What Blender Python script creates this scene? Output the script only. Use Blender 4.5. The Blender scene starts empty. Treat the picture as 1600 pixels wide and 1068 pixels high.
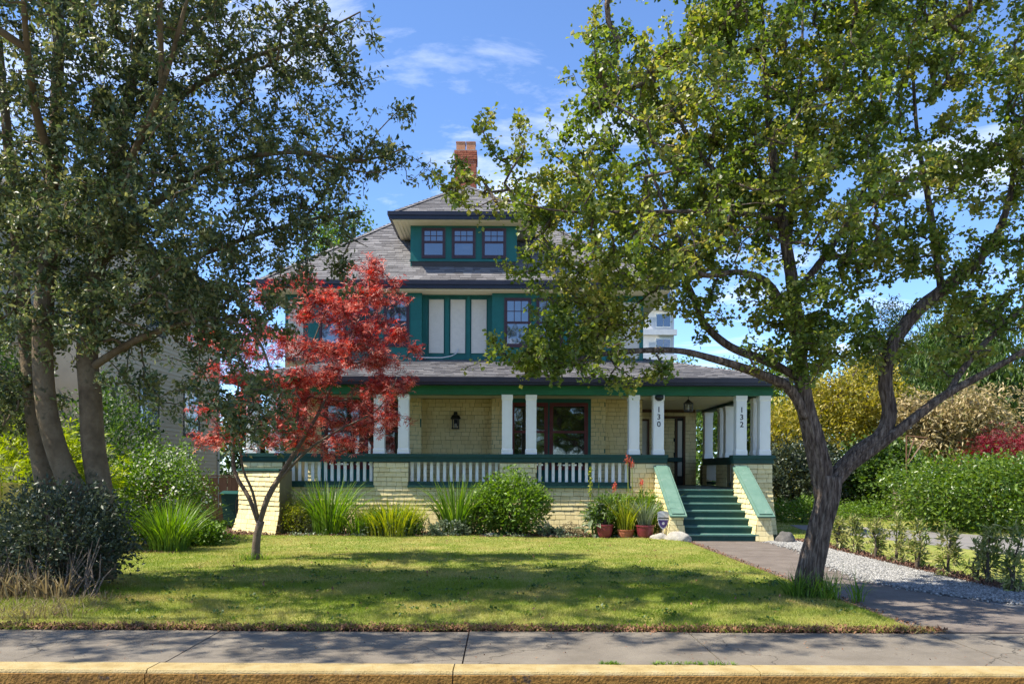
import bpy, math, random
import numpy as np
from mathutils import Vector, Matrix, noise as mnoise

random.seed(7)
rng = np.random.default_rng(11)
scene = bpy.context.scene
COL = scene.collection
R = math.radians

# ------------------------------------------------------------------ camera, world, sun, exposure
cam_data = bpy.data.cameras.new('camera')
cam = bpy.data.objects.new('camera', cam_data)
COL.objects.link(cam)
cam.location = (0, 0, 1.65)
cam.rotation_euler = (R(90), R(-0.25), 0)
cam_data.sensor_width = 36
cam_data.lens = 28.0
cam_data.shift_x = 0.0094
cam_data.shift_y = 0.1256
cam_data.clip_end = 900
scene.camera = cam

SUN_EL = 54.0
SUN_D = Vector((-math.cos(R(SUN_EL)) * math.cos(R(12)), -math.cos(R(SUN_EL)) * math.sin(R(12)), math.sin(R(SUN_EL))))  # towards the sun
sun_data = bpy.data.lights.new('sun', 'SUN')
sun = bpy.data.objects.new('sun', sun_data)
COL.objects.link(sun)
sun_data.energy = 2.75
sun_data.angle = R(0.55)
sun_data.color = (1.0, 0.93, 0.8)
sun.rotation_euler = (-SUN_D).to_track_quat('-Z', 'Y').to_euler()
sun.location = SUN_D * 60

world = bpy.data.worlds.new('World')
scene.world = world
world.use_nodes = True
wn, wl = world.node_tree.nodes, world.node_tree.links
wn.clear()
w_out = wn.new('ShaderNodeOutputWorld')
w_bg = wn.new('ShaderNodeBackground')
w_bg.inputs['Strength'].default_value = 0.09
w_sky = wn.new('ShaderNodeTexSky')
w_sky.sky_type = 'NISHITA'
w_sky.sun_disc = False
w_sky.sun_elevation = R(SUN_EL)
w_sky.sun_rotation = R(-102)
w_sky.altitude = 0
w_sky.air_density = 0.65
w_sky.dust_density = 0.0
w_sky.ozone_density = 7.0
# thin streaky clouds laid on a plane high above, the same all round
w_tc = wn.new('ShaderNodeTexCoord')
w_sep = wn.new('ShaderNodeSeparateXYZ')
wl.new(w_tc.outputs['Generated'], w_sep.inputs[0])
w_mx = wn.new('ShaderNodeMath'); w_mx.operation = 'MAXIMUM'; w_mx.inputs[1].default_value = 0.0
wl.new(w_sep.outputs['Z'], w_mx.inputs[0])
w_ad = wn.new('ShaderNodeMath'); w_ad.operation = 'ADD'; w_ad.inputs[1].default_value = 0.12
wl.new(w_mx.outputs[0], w_ad.inputs[0])
w_dx = wn.new('ShaderNodeMath'); w_dx.operation = 'DIVIDE'
w_dy = wn.new('ShaderNodeMath'); w_dy.operation = 'DIVIDE'
wl.new(w_sep.outputs['X'], w_dx.inputs[0]); wl.new(w_ad.outputs[0], w_dx.inputs[1])
wl.new(w_sep.outputs['Y'], w_dy.inputs[0]); wl.new(w_ad.outputs[0], w_dy.inputs[1])
w_cmb = wn.new('ShaderNodeCombineXYZ')
wl.new(w_dx.outputs[0], w_cmb.inputs[0]); wl.new(w_dy.outputs[0], w_cmb.inputs[1])
w_map = wn.new('ShaderNodeMapping')
w_map.inputs['Scale'].default_value = (0.75, 1.5, 1.0)
w_map.inputs['Rotation'].default_value = (0, 0, R(14))
w_map.inputs['Location'].default_value = (5.3, 2.35, 0)
wl.new(w_cmb.outputs[0], w_map.inputs['Vector'])
w_nz = wn.new('ShaderNodeTexNoise')
w_nz.inputs['Scale'].default_value = 1.25
w_nz.inputs['Detail'].default_value = 9
w_nz.inputs['Roughness'].default_value = 0.62
w_nz.inputs['Distortion'].default_value = 0.6
wl.new(w_map.outputs[0], w_nz.inputs['Vector'])
w_cr = wn.new('ShaderNodeValToRGB')
w_cr.color_ramp.elements[0].position = 0.53
w_cr.color_ramp.elements[0].color = (0, 0, 0, 1)
w_cr.color_ramp.elements[1].position = 0.86
w_cr.color_ramp.elements[1].color = (1, 1, 1, 1)
wl.new(w_nz.outputs['Fac'], w_cr.inputs[0])
w_mix = wn.new('ShaderNodeMixRGB')
wl.new(w_cr.outputs[0], w_mix.inputs[0])
wl.new(w_sky.outputs[0], w_mix.inputs[1])
w_mix.inputs[2].default_value = (6.0, 6.0, 6.1, 1)
wl.new(w_mix.outputs[0], w_bg.inputs['Color'])
wl.new(w_bg.outputs[0], w_out.inputs[0])

scene.view_settings.view_transform = 'Standard'
scene.view_settings.look = 'None'
scene.view_settings.exposure = 1.95
scene.view_settings.gamma = 1.0
scene.view_settings.use_curve_mapping = False
scene.render.engine = 'CYCLES'
scene.cycles.max_bounces = 7
scene.cycles.diffuse_bounces = 5
scene.cycles.transmission_bounces = 4
scene.cycles.use_denoising = True
scene.cycles.denoising_input_passes = 'RGB_ALBEDO_NORMAL'
scene.cycles.denoising_prefilter = 'NONE'
scene.cycles.sample_clamp_indirect = 5.0


# ------------------------------------------------------------------ helpers
F_PX, CX, CY, EYE = 1244.0, 785.0, 735.0, 1.65


def at(px, py, Y):
    """the point that stands Y metres away along a sight line"""
    return Vector(((px - CX) / F_PX * Y, Y, EYE + (CY - py) / F_PX * Y))


class MB:
    """collects faces of one mesh"""

    def __init__(self):
        self.v, self.f = [], []

    def add(self, vs, fs):
        n = len(self.v)
        self.v.extend([tuple(p) for p in vs])
        self.f.extend([tuple(i + n for i in f) for f in fs])
        return self

    def box(self, x0, x1, y0, y1, z0, z1):
        vs = [(x0, y0, z0), (x1, y0, z0), (x1, y1, z0), (x0, y1, z0), (x0, y0, z1), (x1, y0, z1), (x1, y1, z1), (x0, y1, z1)]
        return self.add(vs, [(3, 2, 1, 0), (4, 5, 6, 7), (0, 1, 5, 4), (1, 2, 6, 5), (2, 3, 7, 6), (3, 0, 4, 7)])

    def obox(self, o, a, b, c):
        o, a, b, c = Vector(o), Vector(a), Vector(b), Vector(c)
        vs = [o, o + a, o + a + b, o + b, o + c, o + a + c, o + a + b + c, o + b + c]
        fs = [(3, 2, 1, 0), (4, 5, 6, 7), (0, 1, 5, 4), (1, 2, 6, 5), (2, 3, 7, 6), (3, 0, 4, 7)]
        if a.cross(b).dot(c) < 0:
            fs = [tuple(reversed(f)) for f in fs]
        return self.add(vs, fs)

    def prism(self, poly, d):
        """poly: list of points (one planar face), d: extrusion vector"""
        n = len(poly)
        d = Vector(d)
        vs = [Vector(p) for p in poly] + [Vector(p) + d for p in poly]
        fs = [tuple(range(n - 1, -1, -1)), tuple(range(n, 2 * n))]
        fs += [(i, (i + 1) % n, n + (i + 1) % n, n + i) for i in range(n)]
        return self.add(vs, fs)

    def tube(self, pts, rad, sides=6, cap=True, ridge=None):
        pts = [Vector(p) for p in pts]
        n = len(pts)
        base = len(self.v)
        t = (pts[1] - pts[0]).normalized()
        ref = Vector((0, 0, 1)) if abs(t.z) < 0.9 else Vector((1, 0, 0))
        u = t.cross(ref).normalized()
        s = 0.0
        for i, p in enumerate(pts):
            if i:
                s += (p - pts[i - 1]).length
            t = (pts[min(i + 1, n - 1)] - pts[max(i - 1, 0)])
            if t.length < 1e-9:
                t = Vector((0, 0, 1))
            t.normalize()
            u = (u - t * u.dot(t))
            if u.length < 1e-6:
                u = t.orthogonal()
            u.normalize()
            w = t.cross(u)
            for k in range(sides):
                a = 2 * math.pi * k / sides
                r = rad[i]
                if ridge:
                    r *= ridge(a, s, rad[i])
                q = p + u * (math.cos(a) * r) + w * (math.sin(a) * r)
                self.v.append((q.x, q.y, q.z))
            if i:
                b0 = base + (i - 1) * sides
                b1 = base + i * sides
                for k in range(sides):
                    k2 = (k + 1) % sides
                    self.f.append((b0 + k, b0 + k2, b1 + k2, b1 + k))
        if cap:
            self.f.append(tuple(base + k for k in range(sides - 1, -1, -1)))
            self.f.append(tuple(base + (n - 1) * sides + k for k in range(sides)))
        return self

    def lathe(self, prof, c=(0, 0, 0), n=20):
        base = len(self.v)
        for (r, z) in prof:
            for k in range(n):
                a = 2 * math.pi * k / n
                self.v.append((c[0] + r * math.cos(a), c[1] + r * math.sin(a), c[2] + z))
        for i in range(len(prof) - 1):
            for k in range(n):
                k2 = (k + 1) % n
                self.f.append((base + i * n + k, base + i * n + k2, base + (i + 1) * n + k2, base + (i + 1) * n + k))
        self.f.append(tuple(base + k for k in range(n - 1, -1, -1)))
        self.f.append(tuple(base + (len(prof) - 1) * n + k for k in range(n)))
        return self


ROOTS = {}


def mesh_from(name, v, f, mat, smooth=False):
    me = bpy.data.meshes.new(name)
    me.from_pydata(v, [], f)
    if mat:
        me.materials.append(mat)
    if smooth:
        me.polygons.foreach_set('use_smooth', [True] * len(me.polygons))
    me.update()
    return me


def link(name, me, parent=None):
    o = bpy.data.objects.new(name, me)
    COL.objects.link(o)
    if parent is not None:
        o.parent = parent
        if parent.name in ROOTS:                       # parts are drawn in world metres
            o.matrix_parent_inverse = Matrix.Translation(-ROOTS[parent.name])
    return o


def part(name, mb, mat, parent=None, smooth=False, label=None, kind=None):
    o = link(name, mesh_from(name, mb.v, mb.f, mat, smooth), parent)
    if label:
        o['label'] = label
    if kind:
        o['kind'] = kind
    return o


def tag(o, label, cat, group=None):
    o['label'] = label
    o['category'] = cat
    if group:
        o['group'] = group
    return o


def thing(name, label, cat, loc, group=None):
    o = bpy.data.objects.new(name, None)
    COL.objects.link(o)
    o.location = loc
    o.empty_display_size = 0.3
    ROOTS[o.name] = Vector(loc)
    return tag(o, label, cat, group)


def structure(name, mb, mat, parent=None, smooth=False):
    o = part(name, mb, mat, parent, smooth)
    if parent is None:
        o['kind'] = 'structure'
    return o


# ------------------------------------------------------------------ materials
def nodes_of(name):
    m = bpy.data.materials.new(name)
    m.use_nodes = True
    nt = m.node_tree
    return m, nt.nodes, nt.links, nt.nodes['Principled BSDF']


def ramp(N, cols):
    r = N.new('ShaderNodeValToRGB')
    e = r.color_ramp.elements
    while len(e) < len(cols):
        e.new(0.5)
    for i, c in enumerate(cols):
        e[i].position = i / max(1, len(cols) - 1)
        e[i].color = (*c, 1)
    return r


def paint(name, cols, rough=0.6, scale=6.0, bump=0.0, bscale=40.0, rand=None, stretch=(1, 1, 1), spec=0.4, detail=5, wear=None, rmix=0.5):
    """cols: colours the noise wanders between; rand: 'island' or 'object' picks one shade for each piece"""
    m, N, L, B = nodes_of(name)
    tc = N.new('ShaderNodeTexCoord')
    mp = N.new('ShaderNodeMapping')
    mp.inputs['Scale'].default_value = stretch
    geo = N.new('ShaderNodeNewGeometry')
    L.new(geo.outputs['Position'], mp.inputs['Vector'])
    nz = N.new('ShaderNodeTexNoise')
    nz.inputs['Scale'].default_value = scale
    nz.inputs['Detail'].default_value = detail
    nz.inputs['Roughness'].default_value = 0.65
    L.new(mp.outputs[0], nz.inputs['Vector'])
    fac = nz.outputs['Fac']
    # stretch the noise's middle values
    st = N.new('ShaderNodeMapRange')
    st.inputs['From Min'].default_value = 0.3
    st.inputs['From Max'].default_value = 0.7
    L.new(fac, st.inputs['Value'])
    fac = st.outputs[0]
    if rand:
        if rand == 'island':
            rsock = geo.outputs['Random Per Island']
        else:
            oi = N.new('ShaderNodeObjectInfo')
            rsock = oi.outputs['Random']
        mx = N.new('ShaderNodeMix')
        mx.inputs['Factor'].default_value = rmix
        L.new(rsock, mx.inputs['A'])
        L.new(fac, mx.inputs['B'])
        fac = mx.outputs['Result']
    rp = ramp(N, cols)
    L.new(fac, rp.inputs[0])
    col = rp.outputs[0]
    if wear:
        wc, wscale, wamt = wear
        n2 = N.new('ShaderNodeTexNoise')
        n2.inputs['Scale'].default_value = wscale
        n2.inputs['Detail'].default_value = 8
        n2.inputs['Roughness'].default_value = 0.7
        L.new(geo.outputs['Position'], n2.inputs['Vector'])
        mr = N.new('ShaderNodeMapRange')
        mr.inputs['From Min'].default_value = 0.62 - wamt
        mr.inputs['From Max'].default_value = 0.72 - wamt
        L.new(n2.outputs['Fac'], mr.inputs['Value'])
        mm = N.new('ShaderNodeMixRGB')
        mm.inputs[2].default_value = (*wc, 1)
        L.new(mr.outputs[0], mm.inputs[0])
        L.new(col, mm.inputs[1])
        col = mm.outputs[0]
    L.new(col, B.inputs['Base Color'])
    B.inputs['Roughness'].default_value = rough
    B.inputs['Specular IOR Level'].default_value = spec
    if bump:
        n3 = N.new('ShaderNodeTexNoise')
        n3.inputs['Scale'].default_value = bscale
        n3.inputs['Detail'].default_value = 6
        L.new(mp.outputs[0], n3.inputs['Vector'])
        bp = N.new('ShaderNodeBump')
        bp.inputs['Strength'].default_value = bump
        bp.inputs['Distance'].default_value = 0.02
        L.new(n3.outputs['Fac'], bp.inputs['Height'])
        L.new(bp.outputs[0], B.inputs['Normal'])
    return m


def leafy(name, cols, trans=0.35, rough=0.45, spec=0.4, tcol=None, patch=None):
    """leaf shader: one shade per leaf, light shows through; patch = a second set of shades in big drifts (new growth)"""
    m, N, L, B = nodes_of(name)
    geo = N.new('ShaderNodeNewGeometry')
    rp = ramp(N, cols)
    L.new(geo.outputs['Random Per Island'], rp.inputs[0])
    col = rp.outputs[0]
    if patch:
        pcols, pscale, lo, hi = patch
        r2 = ramp(N, pcols)
        L.new(geo.outputs['Random Per Island'], r2.inputs[0])
        nz = N.new('ShaderNodeTexNoise')
        nz.inputs['Scale'].default_value = pscale
        nz.inputs['Detail'].default_value = 4
        L.new(geo.outputs['Position'], nz.inputs['Vector'])
        mr = N.new('ShaderNodeMapRange')
        mr.inputs['From Min'].default_value = lo
        mr.inputs['From Max'].default_value = hi
        L.new(nz.outputs['Fac'], mr.inputs['Value'])
        mx = N.new('ShaderNodeMixRGB')
        L.new(mr.outputs[0], mx.inputs[0])
        L.new(col, mx.inputs[1])
        L.new(r2.outputs[0], mx.inputs[2])
        col = mx.outputs[0]
    L.new(col, B.inputs['Base Color'])
    B.inputs['Roughness'].default_value = rough
    B.inputs['Specular IOR Level'].default_value = spec
    tr = N.new('ShaderNodeBsdfTranslucent')
    hs = N.new('ShaderNodeHueSaturation')
    hs.inputs['Saturation'].default_value = 1.15
    hs.inputs['Value'].default_value = 1.5
    L.new(col, hs.inputs['Color'])
    L.new(hs.outputs[0], tr.inputs['Color'])
    mix = N.new('ShaderNodeMixShader')
    mix.inputs[0].default_value = trans
    L.new(B.outputs[0], mix.inputs[1])
    L.new(tr.outputs[0], mix.inputs[2])
    L.new(mix.outputs[0], N['Material Output'].inputs['Surface'])
    return m


def glass(name, tint=(0.012, 0.016, 0.024), ior=2.0):
    m, N, L, B = nodes_of(name)
    B.inputs['Base Color'].default_value = (*tint, 1)
    B.inputs['Roughness'].default_value = 0.03
    B.inputs['IOR'].default_value = ior
    B.inputs['Specular IOR Level'].default_value = 0.5
    geo = N.new('ShaderNodeNewGeometry')
    nz = N.new('ShaderNodeTexNoise')
    nz.inputs['Scale'].default_value = 1.3
    L.new(geo.outputs['Position'], nz.inputs['Vector'])
    bp = N.new('ShaderNodeBump')
    bp.inputs['Strength'].default_value = 0.12
    bp.inputs['Distance'].default_value = 0.05
    L.new(nz.outputs['Fac'], bp.inputs['Height'])
    L.new(bp.outputs[0], B.inputs['Normal'])
    return m


M = {}
M['green'] = paint('green_paint', [(0.004, 0.10, 0.085), (0.007, 0.13, 0.112)], 0.5, 3, 0.05, 30)
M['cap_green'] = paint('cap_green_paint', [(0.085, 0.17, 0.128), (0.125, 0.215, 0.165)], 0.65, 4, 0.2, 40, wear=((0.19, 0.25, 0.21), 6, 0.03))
M['beam_green'] = paint('beam_green_paint', [(0.006, 0.10, 0.042), (0.010, 0.13, 0.056)], 0.5, 3)
M['navy'] = paint('gutter_paint', [(0.010, 0.010, 0.018), (0.018, 0.017, 0.028)], 0.35, 3)
M['cream'] = paint('cream_paint', [(0.56, 0.53, 0.44), (0.64, 0.61, 0.52)], 0.6, 2.5, 0.05, 30)
M['white'] = paint('white_paint', [(0.78, 0.77, 0.72), (0.84, 0.83, 0.78)], 0.5, 3, 0.04, 30)
M['stucco'] = paint('stucco', [(0.60, 0.55, 0.46), (0.68, 0.62, 0.52)], 0.85, 8, 0.25, 60)
M['soffit'] = paint('soffit_paint', [(0.74, 0.66, 0.47), (0.80, 0.72, 0.53)], 0.6, 3)
YEL = [(0.64, 0.525, 0.25), (0.75, 0.625, 0.32), (0.82, 0.71, 0.40)]
M['shingle'] = paint('wall_shingle_paint', YEL, 0.65, 3, 0.3, 60, rand='island', stretch=(3, 3, 0.5), wear=((0.52, 0.42, 0.20), 2.5, -0.02))
M['shingle_one'] = paint('wall_shingle_paint_single', YEL, 0.65, 3, 0.3, 60, rand='object', stretch=(3, 3, 0.5), wear=((0.52, 0.42, 0.20), 2.5, -0.02))
M['wall_under'] = paint('wall_backing', [(0.17, 0.135, 0.065), (0.22, 0.175, 0.085)], 0.8, 4)  # darker than the shingles, painting shadow lines into their gaps
M['roof'] = paint('roof_shingle', [(0.085, 0.08, 0.082), (0.145, 0.138, 0.14), (0.215, 0.206, 0.208)], 0.9, 2.2, 0.6, 140, rand='island', rmix=0.2)
M['roof_under'] = paint('roof_felt', [(0.05, 0.045, 0.04), (0.07, 0.06, 0.055)], 0.9, 4)
M['burgundy'] = paint('burgundy_paint', [(0.10, 0.012, 0.014), (0.14, 0.02, 0.02)], 0.4, 4)
M['sash'] = paint('shaded_sash_paint', [(0.045, 0.018, 0.024), (0.065, 0.026, 0.032)], 0.4, 4)  # burgundy darkened towards blue: shade and skylight put into the colour
M['glass'] = glass('window_glass', (0.010, 0.016, 0.034), 2.5)
M['dark_glass'] = glass('porch_window_glass', (0.012, 0.012, 0.012), 2.3)
M['brick'] = paint('chimney_brick', [(0.22, 0.05, 0.025), (0.36, 0.095, 0.045), (0.42, 0.16, 0.08)], 0.85, 9, 0.5, 60, rand='object', wear=((0.14, 0.08, 0.05), 7, 0.02))
M['mortar'] = paint('mortar', [(0.26, 0.22, 0.18), (0.36, 0.31, 0.26)], 0.9, 12)
M['clay'] = paint('clay_pot', [(0.40, 0.17, 0.085), (0.5, 0.24, 0.13)], 0.8, 5)
M['floor'] = paint('porch_floor_paint', [(0.045, 0.085, 0.08), (0.06, 0.11, 0.10)], 0.45, 4)
M['tread'] = paint('sunlit_tread_paint', [(0.06, 0.15, 0.122), (0.10, 0.20, 0.165)], 0.6, 5, 0.2, 40, wear=((0.16, 0.20, 0.175), 4, 0.06))  # paler than the risers: sun on the treads put into the colour
M['riser'] = paint('shaded_riser_paint', [(0.004, 0.045, 0.036), (0.009, 0.062, 0.05)], 0.55, 5, 0.15, 40, wear=((0.03, 0.075, 0.062), 7, 0.02))  # darkened green: shade on the stair fronts put into the colour
M['blackmetal'] = paint('black_metal', [(0.006, 0.006, 0.007), (0.012, 0.012, 0.012)], 0.4, 5)
M['lampglass'] = paint('lamp_glass', [(0.45, 0.43, 0.38), (0.55, 0.53, 0.47)], 0.2, 5)
M['brown_wood'] = paint('brown_wood', [(0.09, 0.045, 0.02), (0.14, 0.07, 0.03)], 0.6, 5, stretch=(1, 1, 0.2))
M['concrete'] = paint('sidewalk_concrete', [(0.125, 0.106, 0.082), (0.175, 0.15, 0.118), (0.215, 0.187, 0.147)], 0.9, 2.0, 0.6, 160, detail=12, wear=((0.09, 0.075, 0.056), 4.0, 0.0))
M['asphalt'] = paint('path_asphalt', [(0.10, 0.08, 0.065), (0.14, 0.114, 0.094), (0.18, 0.15, 0.124)], 0.9, 2.5, 0.5, 150, detail=12, wear=((0.20, 0.135, 0.095), 2.2, -0.03))
M['drive'] = paint('neighbour_drive_asphalt', [(0.15, 0.14, 0.13), (0.205, 0.19, 0.175)], 0.9, 1.6, 0.4, 120, detail=10)
M['road'] = paint('road_asphalt', [(0.16, 0.155, 0.15), (0.22, 0.215, 0.205)], 0.9, 6, 0.6, 180, detail=12)
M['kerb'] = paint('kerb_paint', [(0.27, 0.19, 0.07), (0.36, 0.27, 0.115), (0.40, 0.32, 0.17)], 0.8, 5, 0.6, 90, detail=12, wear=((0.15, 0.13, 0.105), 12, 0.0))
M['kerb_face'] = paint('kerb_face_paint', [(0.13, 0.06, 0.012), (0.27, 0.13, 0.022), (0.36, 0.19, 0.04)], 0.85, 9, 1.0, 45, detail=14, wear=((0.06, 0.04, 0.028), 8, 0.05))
M['earth'] = paint('yard_earth', [(0.05, 0.06, 0.018), (0.085, 0.10, 0.03)], 0.95, 1.5, 0.4, 30, detail=8)
M['lawn'] = paint('lawn_turf', [(0.12, 0.16, 0.02), (0.20, 0.215, 0.036), (0.34, 0.29, 0.09)], 0.95, 1.3, 0.5, 60, detail=10)
M['mulch_bed'] = paint('bed_soil', [(0.055, 0.03, 0.02), (0.10, 0.055, 0.038)], 0.95, 9, 0.6, 60, detail=10)
M['mulch'] = paint('bark_chips', [(0.06, 0.028, 0.018), (0.13, 0.065, 0.04), (0.24, 0.14, 0.095)], 0.9, 9, rand='island', rmix=0.25)
M['litter'] = paint('dead_leaves', [(0.10, 0.045, 0.022), (0.20, 0.09, 0.05), (0.30, 0.17, 0.09)], 0.9, 9, rand='island', rmix=0.2)
M['gravel'] = paint('gravel_stone', [(0.09, 0.09, 0.087), (0.23, 0.225, 0.212), (0.40, 0.39, 0.37)], 0.85, 9, rand='island', rmix=0.2)
M['gravel_bed'] = paint('gravel_bed', [(0.11, 0.105, 0.10), (0.2, 0.195, 0.19)], 0.9, 60, 0.6, 120)
M['rock'] = paint('boulder_stone', [(0.24, 0.225, 0.19), (0.40, 0.37, 0.32)], 0.9, 5, 0.6, 40)
M['bark_haw'] = paint('furrowed_bark', [(0.022, 0.014, 0.010), (0.07, 0.047, 0.034), (0.17, 0.125, 0.095), (0.33, 0.26, 0.20)], 0.95, 7, 1.0, 22, stretch=(4.5, 4.5, 0.6), detail=9)  # dark and pale streaks paint in furrow shade and lit ridges
M['bark_holly'] = paint('smooth_bark', [(0.08, 0.054, 0.028), (0.15, 0.105, 0.058), (0.23, 0.17, 0.10)], 0.9, 4, 0.6, 22, detail=9, wear=((0.06, 0.05, 0.024), 4, 0.06))
M['bark_maple'] = paint('maple_bark', [(0.08, 0.058, 0.04), (0.17, 0.13, 0.095)], 0.9, 9, 0.5, 40)
M['bark_dark'] = paint('stem_bark', [(0.06, 0.045, 0.03), (0.11, 0.085, 0.06)], 0.95, 9)
M['cedar'] = paint('cedar_board', [(0.27, 0.11, 0.04), (0.38, 0.17, 0.07)], 0.7, 6, rand='object', stretch=(4, 4, 0.5))
M['grey_board'] = paint('weathered_board', [(0.20, 0.15, 0.10), (0.32, 0.25, 0.18)], 0.8, 6, rand='object', stretch=(4, 4, 0.5))
M['moss_board'] = paint('yellowed_board', [(0.36, 0.27, 0.06), (0.48, 0.38, 0.10)], 0.8, 6, rand='object', stretch=(4, 4, 0.5))
M['siding'] = paint('beige_siding', [(0.60, 0.50, 0.35), (0.68, 0.57, 0.41)], 0.7, 3, rand='object')
M['siding_under'] = paint('siding_backing', [(0.25, 0.22, 0.17), (0.3, 0.26, 0.2)], 0.8, 3)
M['trim_dark'] = paint('dark_trim', [(0.03, 0.026, 0.022), (0.05, 0.043, 0.036)], 0.6, 3)
M['bin'] = paint('bin_plastic', [(0.006, 0.05, 0.036), (0.010, 0.065, 0.048)], 0.45, 3)
M['pot'] = paint('burgundy_glaze', [(0.13, 0.018, 0.028), (0.22, 0.035, 0.045)], 0.3, 3)
M['terracotta'] = paint('terracotta', [(0.28, 0.085, 0.04), (0.38, 0.13, 0.07)], 0.8, 5)
M['sign_grey'] = paint('sign_grey', [(0.50, 0.50, 0.56), (0.56, 0.56, 0.62)], 0.4, 3)
M['sign_purple'] = paint('sign_purple', [(0.05, 0.03, 0.14), (0.06, 0.035, 0.17)], 0.4, 3)
M['ink'] = paint('ink', [(0.012, 0.012, 0.014), (0.016, 0.016, 0.018)], 0.5, 3)
M['tower'] = paint('tower_concrete', [(0.50, 0.50, 0.50), (0.58, 0.58, 0.58)], 0.8, 2)
M['cable'] = paint('cable_white', [(0.55, 0.55, 0.55), (0.6, 0.6, 0.6)], 0.5, 3)

M['l_haw'] = leafy('hawthorn_leaf', [(0.06, 0.10, 0.018), (0.13, 0.185, 0.03), (0.23, 0.28, 0.06)], 0.45, 0.42, 0.45, patch=([(0.19, 0.23, 0.035), (0.34, 0.35, 0.07), (0.40, 0.30, 0.09)], 1.3, 0.46, 0.68))
M['l_holly'] = leafy('holly_leaf', [(0.035, 0.060, 0.022), (0.085, 0.118, 0.04), (0.16, 0.185, 0.065), (0.27, 0.26, 0.10)], 0.32, 0.42, 0.5)
M['l_maple'] = leafy('maple_leaf', [(0.09, 0.014, 0.016), (0.32, 0.035, 0.032), (0.58, 0.11, 0.088), (0.70, 0.36, 0.30)], 0.40, 0.38, 0.5)
M['l_dark'] = leafy('dark_shrub_leaf', [(0.022, 0.036, 0.02), (0.05, 0.068, 0.034), (0.09, 0.108, 0.055)], 0.18, 0.42, 0.5)
M['l_lime'] = leafy('lime_leaf', [(0.14, 0.20, 0.012), (0.26, 0.32, 0.02), (0.36, 0.40, 0.04)], 0.45)
M['l_mid'] = leafy('mid_leaf', [(0.03, 0.065, 0.012), (0.07, 0.125, 0.02), (0.12, 0.18, 0.035)], 0.35)
M['l_bright'] = leafy('bright_leaf', [(0.06, 0.12, 0.015), (0.12, 0.21, 0.025), (0.19, 0.28, 0.045)], 0.4)
M['l_gold'] = leafy('gold_leaf', [(0.14, 0.15, 0.02), (0.32, 0.27, 0.03), (0.46, 0.39, 0.09)], 0.4)
M['l_cream'] = leafy('cream_bloom', [(0.12, 0.12, 0.03), (0.36, 0.28, 0.13), (0.50, 0.40, 0.22)], 0.3)
M['l_conifer'] = leafy('conifer_needle', [(0.016, 0.035, 0.012), (0.035, 0.065, 0.02), (0.065, 0.10, 0.032)], 0.2)
M['l_redbush'] = leafy('red_bush_leaf', [(0.10, 0.008, 0.014), (0.20, 0.016, 0.026), (0.28, 0.04, 0.05)], 0.35)
M['l_laurel'] = leafy('laurel_leaf', [(0.05, 0.10, 0.014), (0.10, 0.17, 0.022), (0.19, 0.26, 0.04)], 0.35, 0.35, 0.5)
M['l_grass'] = leafy('lawn_blade', [(0.11, 0.185, 0.018), (0.18, 0.245, 0.03), (0.26, 0.29, 0.05)], 0.35, 0.6, 0.2, patch=([(0.24, 0.25, 0.045), (0.38, 0.32, 0.10), (0.48, 0.39, 0.18)], 0.75, 0.45, 0.66))
M['l_blade'] = leafy('iris_blade', [(0.06, 0.13, 0.016), (0.12, 0.21, 0.028), (0.20, 0.29, 0.04)], 0.4)
M['l_yblade'] = leafy('yellow_blade', [(0.15, 0.20, 0.02), (0.26, 0.29, 0.03), (0.36, 0.36, 0.05)], 0.4)
M['l_dry'] = leafy('dry_blade', [(0.10, 0.075, 0.04), (0.20, 0.155, 0.085), (0.30, 0.25, 0.15)], 0.3, 0.7, 0.2)
M['l_grey'] = leafy('greygreen_leaf', [(0.08, 0.11, 0.06), (0.15, 0.19, 0.11), (0.24, 0.28, 0.19)], 0.3)
M['flower_white'] = leafy('white_flower', [(0.55, 0.55, 0.45), (0.7, 0.7, 0.62)], 0.3)
M['flower_red'] = leafy('red_flower', [(0.5, 0.05, 0.03), (0.6, 0.14, 0.08)], 0.3)
M['flower_yellow'] = leafy('yellow_flower', [(0.5, 0.40, 0.04), (0.6, 0.5, 0.1)], 0.3)
M['l_young'] = leafy('young_leaf', [(0.07, 0.12, 0.02), (0.16, 0.20, 0.04), (0.30, 0.30, 0.10), (0.40, 0.36, 0.18)], 0.35, 0.4, 0.5)

# hairline cracks in the pavement
_m = M['concrete']
_N, _L = _m.node_tree.nodes, _m.node_tree.links
_B = _N['Principled BSDF']
_src = _B.inputs['Base Color'].links[0].from_socket
_geo = _N.new('ShaderNodeNewGeometry')
_nz = _N.new('ShaderNodeTexNoise'); _nz.inputs['Scale'].default_value = 2.5; _nz.inputs['Detail'].default_value = 5
_L.new(_geo.outputs['Position'], _nz.inputs['Vector'])
_va = _N.new('ShaderNodeMixRGB'); _va.blend_type = 'ADD'; _va.inputs[0].default_value = 0.55
_L.new(_geo.outputs['Position'], _va.inputs[1]); _L.new(_nz.outputs['Color'], _va.inputs[2])
_vo = _N.new('ShaderNodeTexVoronoi'); _vo.feature = 'DISTANCE_TO_EDGE'; _vo.inputs['Scale'].default_value = 0.42
_L.new(_va.outputs[0], _vo.inputs['Vector'])
_mr = _N.new('ShaderNodeMapRange')
_mr.inputs['From Min'].default_value = 0.0015; _mr.inputs['From Max'].default_value = 0.004
_mr.inputs['To Min'].default_value = 0.75; _mr.inputs['To Max'].default_value = 0.0
_L.new(_vo.outputs['Distance'], _mr.inputs['Value'])
_mx = _N.new('ShaderNodeMixRGB'); _mx.inputs[2].default_value = (0.04, 0.033, 0.025, 1)
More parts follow.
